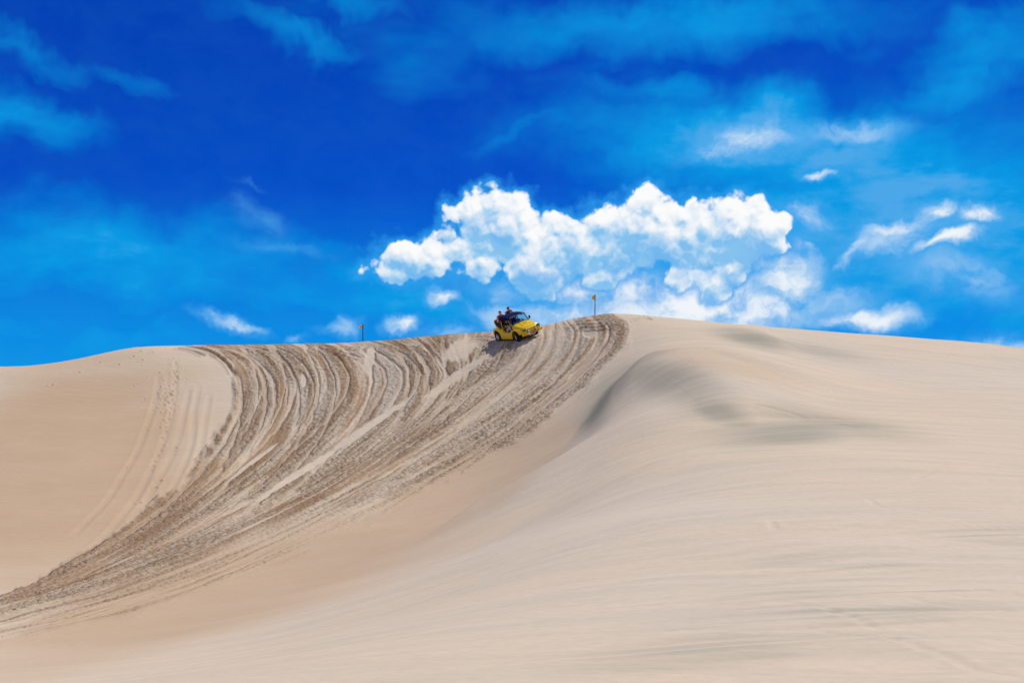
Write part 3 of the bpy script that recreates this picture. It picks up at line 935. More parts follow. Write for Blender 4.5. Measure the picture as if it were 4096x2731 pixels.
EYEMAT = plain('eye', (0.02, 0.015, 0.012), 0.2)
LIP = plain('lip', (0.24, 0.08, 0.07), 0.5)
SHOE = plain('shoe', (0.05, 0.045, 0.04), 0.7)
FLAGCLOTH = plain('yellow_flag_cloth', (0.66, 0.36, 0.006), 0.8, vary=0.12, scale=9, bump=0.3)
_m = FLAGCLOTH
_t = Nodes(_m.node_tree)
_b, _o = _m.node_tree.nodes['Principled BSDF'], _m.node_tree.nodes['Material Output']
_tl, _mx = _t.new('ShaderNodeBsdfTranslucent'), _t.new('ShaderNodeMixShader')
_tl.inputs[0].default_value = (0.80, 0.46, 0.005, 1)
_mx.inputs[0].default_value = 0.5
_t.put(_mx.inputs[1], _b.outputs[0])
_t.put(_mx.inputs[2], _tl.outputs[0])
_t.put(_o.inputs[0], _mx.outputs[0])
POLEDARK = plain('dark_pole_wood', (0.028, 0.020, 0.030), 0.8, vary=0.35, scale=12)
POLEWOOD = plain('weathered_pole_wood', (0.32, 0.23, 0.13), 0.85, vary=0.4, scale=12, bump=0.4)

GLASS = bpy.data.materials.new('windscreen_glass')
GLASS.use_nodes = True
_t = Nodes(GLASS.node_tree)
_t.t.nodes.remove(_t.t.nodes['Principled BSDF'])
_tr, _gl, _mx = _t.new('ShaderNodeBsdfTransparent'), _t.new('ShaderNodeBsdfGlossy'), _t.new('ShaderNodeMixShader')
_tr.inputs[0].default_value = (0.72, 0.93, 0.95, 1)
_gl.inputs['Roughness'].default_value = 0.03
_mx.inputs[0].default_value = 0.07
_t.put(_mx.inputs[1], _tr.outputs[0])
_t.put(_mx.inputs[2], _gl.outputs[0])
_t.put(_t.t.nodes['Material Output'].inputs[0], _mx.outputs[0])


def tagged(o, label, category, group=None):
    o['label'], o['category'] = label, category
    if group:
        o['group'] = group
    return o


def empty(name, matrix):
    o = bpy.data.objects.new(name, None)
    o.empty_display_size = 0.2
    COL.objects.link(o)
    o.matrix_world = matrix
    return o


def link(name, mesh, mats, parent=None, smooth_angle=35):
    if not isinstance(mats, (list, tuple)):
        mats = [mats]
    for m in mats:
        mesh.materials.append(m)
    if smooth_angle is not None:
        for p in mesh.polygons:
            p.use_smooth = True
        mesh.set_sharp_from_angle(angle=R(smooth_angle))
    o = bpy.data.objects.new(name, mesh)
    COL.objects.link(o)
    if parent:
        o.parent = parent
    return o


def from_bm(name, bm, mats, parent=None, smooth_angle=35):
    bmesh.ops.recalc_face_normals(bm, faces=bm.faces[:])
    me_ = bpy.data.meshes.new(name)
    bm.to_mesh(me_)
    bm.free()
    return link(name, me_, mats, parent, smooth_angle)


def bm_box(bm, c, size, bevel=0.0, rot=None):
    r = bmesh.ops.create_cube(bm, size=1.0)
    vs = r['verts']
    for v in vs:
        v.co = Vector((v.co.x * size[0], v.co.y * size[1], v.co.z * size[2]))
    if bevel:
        es = list({e for v in vs for e in v.link_edges})
        b = bmesh.ops.bevel(bm, geom=es, offset=bevel, segments=2, affect='EDGES', profile=0.6)
        vs = list({v for f in b['faces'] for v in f.verts} | {v for v in vs if v.is_valid})
    for v in vs:
        v.co = (rot @ v.co if rot else v.co) + Vector(c)
    return vs


def bm_tube(bm, pts, radii, seg=12, caps=True):
    pts = [Vector(p) for p in pts]
    if not isinstance(radii, (list, tuple)):
        radii = [radii] * len(pts)
    rings, up = [], None
    for i, p in enumerate(pts):
        d = (pts[min(i + 1, len(pts) - 1)] - pts[max(i - 1, 0)]).normalized()
        if up is None:
            up = Vector((0, 0, 1)) if abs(d.z) < 0.9 else Vector((1, 0, 0))
        a = d.cross(up).normalized()
        b = a.cross(d).normalized()
        up = b
        rings.append([bm.verts.new(p + radii[i] * (math.cos(6.28318 * k / seg) * a + math.sin(6.28318 * k / seg) * b)) for k in range(seg)])
    for r0, r1 in zip(rings, rings[1:]):
        for k in range(seg):
            bm.faces.new((r0[k], r0[(k + 1) % seg], r1[(k + 1) % seg], r1[k]))
    if caps:
        bm.faces.new(rings[0][::-1])
        bm.faces.new(rings[-1])
    return rings


def lathe(bm, profile, axis='y', seg=32, centre=(0, 0, 0)):
    """profile: (radius, offset along the axis); closed when it ends where it starts."""
    rings = []
    for r, o in profile:
        ring = []
        for k in range(seg):
            a = 6.2831853 * k / seg
            c, s = math.cos(a) * r, math.sin(a) * r
            p = (c, o, s) if axis == 'y' else ((o, c, s) if axis == 'x' else (c, s, o))
            ring.append(bm.verts.new(Vector(p) + Vector(centre)))
        rings.append(ring)
    for r0, r1 in zip(rings, rings[1:]):
        for k in range(seg):
            bm.faces.new((r0[k], r0[(k + 1) % seg], r1[(k + 1) % seg], r1[k]))
    return rings


# ---------------------------------------------------------------- buggy
fy = NRM.cross(ax).normalized()
CAR = Matrix(((ax.x, fy.x, NRM.x, centre.x), (ax.y, fy.y, NRM.y, centre.y), (ax.z, fy.z, NRM.z, centre.z), (0, 0, 0, 1)))
XR, XF, ZW, RW = -1.20, 0.93, 0.265, 0.315            # rear and front axle, hub height, wheel radius
buggy = empty('dune_buggy', CAR)
tagged(buggy, 'yellow open dune buggy with navy canvas top descending the rutted dune', 'buggy')


def interp(x, table):
    xs_, ys_ = zip(*table)
    return float(np.interp(x, xs_, ys_))


def smooth_interp(x, table):
    for (x0, y0), (x1, y1) in zip(table, table[1:]):
        if x <= x1:
            t = max(0.0, (x - x0) / (x1 - x0))
            t = t * t * (3 - 2 * t)
            return y0 + (y1 - y0) * t
    return table[-1][1]


ZF_TAB = [(-1.82, 0.60), (-1.62, 0.735), (-1.25, 0.83), (-0.92, 0.85), (-0.55, 0.68), (-0.15, 0.545), (0.22, 0.525), (0.42, 0.60), (0.62, 0.71), (0.95, 0.765), (1.35, 0.72), (1.60, 0.665), (1.70, 0.60)]
YO_TAB = [(-1.82, 0.56), (-1.60, 0.70), (-1.20, 0.765), (-0.70, 0.76), (0.40, 0.75), (0.93, 0.775), (1.40, 0.74), (1.62, 0.66), (1.70, 0.60)]
HOOD_TAB = [(0.50, 0.965), (0.75, 0.945), (1.10, 0.90), (1.45, 0.835), (1.56, 0.80), (1.62, 0.755), (1.68, 0.66)]
DECK_TAB = [(-1.82, 0.56), (-1.70, 0.66), (-1.45, 0.74), (-1.10, 0.78), (-0.62, 0.78)]


def arch(x):
    zb = 0.15
    for xa, ra in ((XR, 0.43), (XF, 0.41)):
        if abs(x - xa) < ra:
            zb = max(zb, ZW + 0.02 + math.sqrt(ra * ra - (x - xa) ** 2) * 0.94)
    if x > XF:
        zb = max(zb, 0.42)
    if x < XR:
        zb = max(zb, 0.40)
    return zb


def section(x, kind):
    zf, yo, zb = smooth_interp(x, ZF_TAB), smooth_interp(x, YO_TAB), arch(x)
    zb = min(zb, zf - 0.07)
    if kind == 'hood':
        zc = interp(x, HOOD_TAB)
        yh = 0.56 - 0.05 * max(0, x - 0.6)
        zv = min(zf - 0.05, zc - 0.06) + 0.02
        inner = [(0, zc + 0.02), (yh * 0.45, zc + 0.015), (yh * 0.86, zc), (yh, zc - 0.03), (yh + 0.035, max(zv, zf - 0.03)), (yo - 0.15, zf - 0.005)]
    elif kind == 'tub':
        inner = [(0, 0.20), (0.28, 0.20), (0.50, 0.20), (0.56, 0.22), (0.585, 0.30), (yo - 0.155, zf - 0.02)]
    else:
        zc = interp(x, DECK_TAB)
        yh = 0.50
        inner = [(0, zc + 0.02), (yh * 0.5, zc + 0.015), (yh * 0.9, zc), (yh, zc - 0.02), (yh + 0.03, min(zc - 0.03, zf - 0.04)), (yo - 0.15, zf - 0.01)]
    zm = zb + (zf - zb) * 0.45
    outer = [(yo - 0.09, zf), (yo - 0.035, zf - 0.025), (yo - 0.008, zf - 0.07), (yo, max(zf - 0.16, zm)), (yo + 0.004, zm * 0.6 + zb * 0.4), (yo - 0.012, zb), (yo - 0.06, zb + 0.004)]
    return inner + outer


stations = [(x, 'deck') for x in np.linspace(-1.82, -0.64, 30)] + [(x, 'tub') for x in np.linspace(-0.63, 0.535, 26)] + [(x, 'hood') for x in np.linspace(0.545, 1.70, 32)]
rings = []
for x, kind in stations:
    h = section(float(x), kind)
    rings.append([(float(x), -y, z) for y, z in h[::-1]] + [(float(x), y, z) for y, z in h[1:]])
# front and rear faces fold down
f0 = rings[-1]
for dx, k, low in ((0.022, 0.40, 0.50), (0.018, 0.75, 0.44), (-0.02, 1.0, 0.40)):
    rings.append([(1.70 + dx, y * 0.995, min(z, z * (1 - k) + low * k)) for _, y, z in f0])
r0 = rings[0]
back = []
for dx, k, low in ((0.03, 1.0, 0.36), (-0.015, 0.7, 0.40), (-0.02, 0.35, 0.46)):
    back.append([(-1.82 + dx, y * 0.99, min(z, z * (1 - k) + low * k)) for _, y, z in r0])
rings = back + rings
bm = bmesh.new()
vr = [[bm.verts.new(p) for p in r] for r in rings]
for a_, b_ in zip(vr, vr[1:]):
    for k in range(len(a_) - 1):
        try:
            bm.faces.new((a_[k], a_[k + 1], b_[k + 1], b_[k]))
        except ValueError:
            pass
bmesh.ops.remove_doubles(bm, verts=bm.verts[:], dist=0.0008)
body = from_bm('body', bm, YELLOW, buggy, 32)
sol = body.modifiers.new('thickness', 'SOLIDIFY')
sol.thickness, sol.offset = 0.012, -1

# raised rib that runs along the side under the door opening
for sd in (-1, 1):
    bm = bmesh.new()
    pts = [(x, sd * (smooth_interp(x, YO_TAB) - 0.03), smooth_interp(x, ZF_TAB) - 0.028) for x in np.linspace(-0.95, 0.5, 24)]
    bm_tube(bm, pts, [0.012 + 0.024 * math.sin(math.pi * i / 23) ** 0.7 for i in range(24)], 8)
    from_bm('side_rib', bm, YELLOW, body)
bm = bmesh.new()                                        # raised panel on the bonnet
zs = [interp(x, HOOD_TAB) for x in (0.86, 1.42)]
pan = [(0.84, 0.24), (1.40, 0.38), (1.40, -0.38), (0.84, -0.24)]
lo = [bm.verts.new((x, y, interp(x, HOOD_TAB) + 0.004)) for x, y in pan]
hi = [bm.verts.new((x * 0.92 + 1.12 * 0.08, y * 0.86, interp(x, HOOD_TAB) + 0.048)) for x, y in pan]
bm.faces.new(hi)
for k in range(4):
    bm.faces.new((lo[k], lo[(k + 1) % 4], hi[(k + 1) % 4], hi[k]))
from_bm('bonnet_panel', bm, YELLOW, body, 20)
bm = bmesh.new()
bm_box(bm, (1.10, 0.03, 0.952), (0.20, 0.26, 0.012), 0.004, Matrix.Rotation(0.13, 3, 'Y'))
from_bm('bonnet_vent', bm, OCHRE, body)
bm = bmesh.new()                                        # lip above the nose
bm_tube(bm, [(1.60 - 0.06 * (abs(y) / 0.55) ** 3, y, 0.775) for y in np.linspace(-0.55, 0.55, 15)], [0.010] + [0.022] * 13 + [0.010], 8)
from_bm('nose_lip', bm, YELLOW, body)
bm = bmesh.new()
bm_box(bm, (1.735, 0.0, 0.585), (0.03, 0.07, 0.07), 0.012)
from_bm('badge', bm, YELLOW, body)
bm = bmesh.new()
lathe(bm, [(0.0, 0.0), (0.045, 0.0), (0.045, -0.012), (0.0, -0.012)], 'y', 16, (-0.66, -0.757, 0.47))
from_bm('fuel_cap', bm, OCHRE, body)
bm = bmesh.new()
for k in range(5):
    bm_box(bm, (0.36, -0.757, 0.25 + k * 0.05), (0.05, 0.004, 0.03), 0.0)
from_bm('side_lettering', bm, OCHRE, body, None)

bm = bmesh.new()                                        # floor pan, axles and engine block under the shell
bm_box(bm, (-0.05, 0, 0.165), (1.6, 1.10, 0.05), 0.01)
bm_box(bm, (-1.35, 0, 0.36), (0.55, 0.62, 0.34), 0.03)
bm_box(bm, (1.0, 0, 0.30), (0.30, 0.60, 0.16), 0.02)
for xa in (XR, XF):
    bm_tube(bm, [(xa, -0.62, ZW), (xa, 0.62, ZW)], 0.045)
from_bm('chassis', bm, DARKSTEEL, buggy)


def make_wheel(x, y, steer):
    sd = 1 if y > 0 else -1
    w = bpy.data.objects.new('wheel', None)
    COL.objects.link(w)
    w.parent = buggy
    w.location = (x, y, ZW)
    w.rotation_euler = (0, 0, steer)
    hw = 0.105
    bm = bmesh.new()
    prof = [(0.185, -hw * 0.85), (0.235, -hw), (0.285, -hw * 0.98), (0.306, -hw * 0.80), (RW, -hw * 0.45), (RW, 0), (RW, hw * 0.45), (0.306, hw * 0.80), (0.285, hw * 0.98), (0.235, hw), (0.185, hw * 0.85), (0.185, -hw * 0.85)]
    lathe(bm, prof, 'y', 40)
    for k in range(40):                                  # tread blocks
        a = 6.2831853 * k / 40
        rot = Matrix.Rotation(-a, 3, 'Y')
        bm_box(bm, rot @ Vector((RW + 0.004, 0.045 if k % 2 else -0.045, 0)), (0.018, 0.08, 0.028), 0.0, rot)
    from_bm('tyre', bm, RUBBER, w)
    bm = bmesh.new()
    o = sd * 0.06
    lathe(bm, [(0.188, -sd * 0.085), (0.176, -sd * 0.06), (0.170, 0), (0.172, o), (0.190, o + sd * 0.026), (0.198, o + sd * 0.022), (0.188, o)], 'y', 40)
    lathe(bm, [(0.0, o + sd * 0.022), (0.035, o + sd * 0.020), (0.05, o), (0.05, -o), (0.0, -o)], 'y', 20)
    for k in range(5):
        a = 6.2831853 * (k / 5 + 0.07)
        for da in (-0.16, 0.16):
            p0 = Vector((math.cos(a + da * 0.7) * 0.035, o, math.sin(a + da * 0.7) * 0.035))
            p1 = Vector((math.cos(a + da) * 0.18, o + sd * 0.006, math.sin(a + da) * 0.18))
            bm_tube(bm, [p0, (p0 + p1) / 2, p1], [0.012, 0.010, 0.013], 8)
    from_bm('rim', bm, ALLOY, w)
    bm = bmesh.new()
    lathe(bm, [(0.0, -o * 0.4), (0.166, -o * 0.4), (0.166, -o * 0.7), (0.0, -o * 0.7)], 'y', 24)
    from_bm('brake_drum', bm, DARKSTEEL, w)


for x, y, st_ in ((XR, -0.655, 0), (XR, 0.655, 0), (XF, -0.665, -0.36), (XF, 0.665, -0.36)):
    make_wheel(x, y, st_)

# bumper with its lamps and plate
bump = empty('front_bumper', Matrix.Identity(4))
bump.parent = buggy
bm = bmesh.new()
ys_ = np.linspace(-0.72, 0.72, 17)
for z0, z1, xo in ((0.315, 0.455, 1.79),):
    fr_, bk_ = [], []
    for y in ys_:
        xb = xo - 0.10 * (abs(y) / 0.72) ** 4
        fr_.append([bm.verts.new((xb, y, z0)), bm.verts.new((xb + 0.012, y, z0 + 0.02)), bm.verts.new((xb + 0.012, y, z1 - 0.02)), bm.verts.new((xb, y, z1)),
                    bm.verts.new((xb - 0.055, y, z1)), bm.verts.new((xb - 0.055, y, z0))])
    for a_, b_ in zip(fr_, fr_[1:]):
        for k in range(6):
            bm.faces.new((a_[k], a_[(k + 1) % 6], b_[(k + 1) % 6], b_[k]))
    bm.faces.new(fr_[0])
    bm.faces.new(fr_[-1][::-1])
from_bm('bumper_bar', bm, YELLOW, bump)
for y in (-0.4, 0.4):
    bm = bmesh.new()
    bm_box(bm, (1.71, y, 0.385), (0.10, 0.04, 0.05), 0.004)
    from_bm('bumper_bracket', bm, DARKSTEEL, bump)
for y, m, nm, sz in ((-0.56, ORANGELENS, 'indicator', 0.15), (0.60, ORANGELENS, 'indicator', 0.15), (-0.32, WHITELENS, 'marker_lamp', 0.12), (0.36, BLACK, 'marker_lamp', 0.13)):
    bm = bmesh.new()
    bm_box(bm, (1.800 - 0.10 * (abs(y) / 0.72) ** 4, y, 0.385), (0.024, sz, 0.062), 0.006)
    from_bm(nm, bm, m, bump)
bm = bmesh.new()
bm_box(bm, (1.812, 0.02, 0.372), (0.010, 0.43, 0.150), 0.003)
plate = from_bm('number_plate', bm, REDPLATE, bump)
plate['label'] = 'dark red number plate with white characters'
cu = bpy.data.curves.new('plate_lettering', 'FONT')
cu.body, cu.size, cu.extrude, cu.align_x, cu.align_y = 'MXV-2587', 0.092, 0.002, 'CENTER', 'CENTER'
cu.offset = 0.002
to = bpy.data.objects.new('tmp', cu)
COL.objects.link(to)
tm = bpy.data.meshes.new_from_object(to.evaluated_get(bpy.context.evaluated_depsgraph_get()))
bpy.data.objects.remove(to)
tx = link('plate_lettering', tm, PINKWHITE, plate, None)
tx.location = (1.8195, 0.02, 0.362)
tx.rotation_euler = (math.pi / 2, 0, math.pi / 2)

for sd in (-1, 1):
    bm = bmesh.new()
    bm_box(bm, (1.690 if sd < 0 else 1.690, sd * 0.50, 0.640), (0.075, 0.185, 0.115), 0.014, None)
    hl = from_bm('headlight', bm, GREENLENS, buggy)
    hl.rotation_euler = (0, 0, 0)
    bm = bmesh.new()
    bm_box(bm, (1.686, sd * 0.50, 0.640), (0.060, 0.215, 0.142), 0.012, None)
    from_bm('headlight_surround', bm, BLACK, hl)
    bm = bmesh.new()
    lathe(bm, [(0.0, 0.052), (0.03, 0.050), (0.058, 0.040), (0.066, 0.026)], 'x', 24, (1.735, sd * 0.265, 0.545))
    fl = from_bm('fog_lamp', bm, WHITELENS, buggy)
    bm = bmesh.new()
    lathe(bm, [(0.066, 0.030), (0.078, 0.034), (0.080, 0.0), (0.05, -0.05), (0.0, -0.055)], 'x', 24, (1.735, sd * 0.265, 0.545))
    from_bm('lamp_housing', bm, BLACK, fl)
bm = bmesh.new()
lathe(bm, [(0.0, 0.03), (0.035, 0.026), (0.05, 0.0), (0.03, -0.05), (0.0, -0.06)], 'x', 20, (1.72, 0.42, 0.235))
from_bm('driving_lamp', bm, WHITELENS, buggy)
bm = bmesh.new()
bm_tube(bm, [(1.62, -0.08, 0.235), (1.75, -0.05, 0.245), (1.79, 0.04, 0.255), (1.75, 0.15, 0.25), (1.62, 0.16, 0.24)], 0.016, 8)
from_bm('tow_hook', bm, WHITE, buggy)

# windscreen, mirrors, roof
WB, WT, ZB, ZT = 0.66, 0.44, 0.945, 1.395
fr_pts = [(WB, -0.61, ZB), (WT + 0.02, -0.555, ZT - 0.04), (WT, -0.52, ZT), (WT, 0.52, ZT), (WT + 0.02, 0.555, ZT - 0.04), (WB, 0.61, ZB)]
bm = bmesh.new()
bm_tube(bm, fr_pts, 0.024, 8)
bm_tube(bm, [(WB, -0.61, ZB), (WB + 0.03, 0, ZB + 0.015), (WB, 0.61, ZB)], 0.022, 8)
wf = from_bm('windscreen_frame', bm, BLACK, buggy)
bm = bmesh.new()
g4 = [bm.verts.new(p) for p in ((WB, -0.60, ZB + 0.01), (WB, 0.60, ZB + 0.01), (WT + 0.005, 0.53, ZT - 0.01), (WT + 0.005, -0.53, ZT - 0.01))]
bm.faces.new(g4)
gl = from_bm('windscreen_pane', bm, GLASS, wf, None)
gl.modifiers.new('thickness', 'SOLIDIFY').thickness = 0.005
for y in (0.50, -0.05):
    bm = bmesh.new()
    bm_tube(bm, [(WB + 0.05, y, ZB + 0.03), (WB + 0.02, y - 0.28, ZB + 0.09)], 0.007, 6)
    from_bm('wiper', bm, BLACK, wf)
bm = bmesh.new()                                        # bright top rail of the frame
bm_tube(bm, [(WT + 0.026, -0.52, ZT + 0.002), (WT + 0.026, 0.50, ZT + 0.002)], 0.008, 6)
from_bm('top_rail', bm, ALLOY, wf)
for sd in (-1, 1):
    if sd > 0:
        bm = bmesh.new()
        bm_box(bm, (0.50, sd * 0.80, 1.035), (0.07, 0.115, 0.18), 0.025, Matrix.Rotation(-0.10 * sd, 3, 'X'))
        mir = from_bm('side_mirror', bm, BLACK, buggy)
        bm = bmesh.new()
        bm_tube(bm, [(0.60, sd * 0.62, 0.92), (0.55, sd * 0.72, 0.93), (0.51, sd * 0.79, 0.96)], 0.012, 8)
        from_bm('mirror_arm', bm, BLACK, mir)
        bm = bmesh.new()
        bm_box(bm, (0.463, sd * 0.80, 1.035), (0.004, 0.09, 0.15), 0.0, Matrix.Rotation(-0.10 * sd, 3, 'X'))
        from_bm('mirror_glass', bm, ALLOY, mir)
for sd in (-1, 1):                                      # yellow braces from the bonnet to the frame
    bm = bmesh.new()
    bm_tube(bm, [(0.60, sd * 0.60, 0.90), (0.42, sd * 0.60, 1.10), (0.33, sd * 0.585, 1.27)], 0.016, 8)
    from_bm('windscreen_brace', bm, YELLOW, buggy)

bm = bmesh.new()                                        # canvas roof with hanging sides
xs_ = np.linspace(WT + 0.02, -0.66, 12)
rows = []
for i, x in enumerate(xs_):
    k = i / 11
    zt = 1.405 + 0.055 * math.sin(k * math.pi * 0.75)
    sag = 0.012 * math.sin(k * 9.0)
    drop = 0.05 + 0.15 * min(1, k * 2.2)
    row = [(-0.615, zt - 0.03 - drop), (-0.612, zt - 0.03 - drop * 0.5), (-0.60, zt - 0.035), (-0.56, zt - 0.008), (-0.30, zt + 0.03 + sag), (0, zt + 0.042 + sag)]
    row = row + [(-y, z) for y, z in row[:-1][::-1]]
    rows.append([bm.verts.new((float(x), y, z)) for y, z in row])
for a_, b_ in zip(rows, rows[1:]):
    for k in range(len(a_) - 1):
        bm.faces.new((a_[k], a_[k + 1], b_[k + 1], b_[k]))
low = [bm.verts.new((v.co.x - 0.03, v.co.y, min(v.co.z, 1.28))) for v in rows[-1]]   # rear valance
for k in range(len(low) - 1):
    bm.faces.new((rows[-1][k], rows[-1][k + 1], low[k + 1], low[k]))
bmesh.ops.remove_doubles(bm, verts=bm.verts[:], dist=0.001)
roof = from_bm('canvas_roof', bm, NAVY, buggy, 60)
roof.modifiers.new('thickness', 'SOLIDIFY').thickness = 0.008
for x in (-0.1, -0.58):
    bm = bmesh.new()
    bm_tube(bm, [(x, -0.59, 1.38), (x, -0.50, 1.425), (x, 0.50, 1.425), (x, 0.59, 1.38)], 0.014, 8)
    from_bm('roof_hoop', bm, BLACK, roof)

bm = bmesh.new()                                        # roll bar behind the front seats
bm_tube(bm, [(-0.50, -0.63, 0.66), (-0.53, -0.615, 1.0), (-0.55, -0.58, 1.30), (-0.55, -0.45, 1.40), (-0.55, 0.45, 1.40), (-0.55, 0.58, 1.30), (-0.53, 0.615, 1.0), (-0.50, 0.63, 0.66)], 0.032, 10)
rb = from_bm('roll_bar', bm, OCHRE, buggy)


def pad(bm, c, size, bev, rot=None):
    return bm_box(bm, c, size, bev, rot)


for sd in (-1, 1):
    bm = bmesh.new()
    pad(bm, (-0.10, sd * 0.30, 0.40), (0.48, 0.46, 0.16), 0.045)
    st_ = from_bm('front_seat', bm, SEATCLOTH, buggy)
    bm = bmesh.new()
    pad(bm, (-0.385, sd * 0.30, 0.72), (0.13, 0.46, 0.62), 0.05, Matrix.Rotation(-0.22, 3, 'Y'))
    pad(bm, (-0.47, sd * 0.30, 1.10), (0.09, 0.24, 0.16), 0.04, Matrix.Rotation(-0.22, 3, 'Y'))
    from_bm('seat_back', bm, SEATCLOTH, st_)
bm = bmesh.new()
pad(bm, (-1.02, 0, 0.86), (0.52, 1.06, 0.15), 0.05)
rs = from_bm('rear_bench', bm, SEATCLOTH, buggy)
bm = bmesh.new()
pad(bm, (-1.37, 0, 1.06), (0.13, 1.04, 0.34), 0.055, Matrix.Rotation(-0.30, 3, 'Y'))
from_bm('bench_back', bm, MAROONSEAT, rs)
bm = bmesh.new()
bm_tube(bm, [(-1.30, -0.54, 0.84), (-1.41, -0.54, 1.14), (-1.43, -0.48, 1.245), (-1.43, 0.48, 1.245), (-1.41, 0.54, 1.14), (-1.30, 0.54, 0.84)], 0.036, 10)
from_bm('grab_rail', bm, OCHRE, rs)
bm = bmesh.new()
pad(bm, (0.50, 0, 0.86), (0.14, 1.10, 0.16), 0.03)
dash = from_bm('dashboard', bm, BLACK, buggy)
bm = bmesh.new()
cw, tilt = Vector((0.27, 0.31, 0.93)), Matrix.Rotation(-1.05, 3, 'Y')
ring_pts = [cw + tilt @ Vector((0.175 * math.cos(a), 0.175 * math.sin(a), 0)) for a in np.linspace(0, 2 * math.pi, 29)]
bm_tube(bm, ring_pts, 0.015, 8, caps=False)
for a in (0.5, 2.6, 4.71):
    bm_tube(bm, [cw + tilt @ Vector((0, 0, -0.02)), cw + tilt @ Vector((0.175 * math.cos(a), 0.175 * math.sin(a), 0))], 0.010, 6)
bm_tube(bm, [cw + tilt @ Vector((0, 0, -0.02)), (0.47, 0.31, 0.83)], 0.02, 8)
from_bm('steering_wheel', bm, BLACK, dash)


# ---------------------------------------------------------------- people
def capsule(bm, a, b, ra, rb, seg=14):
    a, b = Vector(a), Vector(b)
    d = (b - a)
    n = max(d.length, 1e-4)
    d = d / n
    pts, rad = [], []
    for k in (1.0, 0.8, 0.45, 0.0):
        pts.append(a - d * ra * k)
        rad.append(max(0.0005, ra * math.sqrt(max(0, 1 - k * k))))
    for k in (0.0, 0.45, 0.8, 1.0):
        pts.append(b + d * rb * k)
        rad.append(max(0.0005, rb * math.sqrt(max(0, 1 - k * k))))
    bm_tube(bm, pts, rad, seg)


def ellipsoid(bm, c, r, rot=None):
    q = bmesh.ops.create_uvsphere(bm, u_segments=20, v_segments=14, radius=1.0)
    for v in q['verts']:
        p = Vector((v.co.x * r[0], v.co.y * r[1], v.co.z * r[2]))
        v.co = (rot @ p if rot else p) + Vector(c)


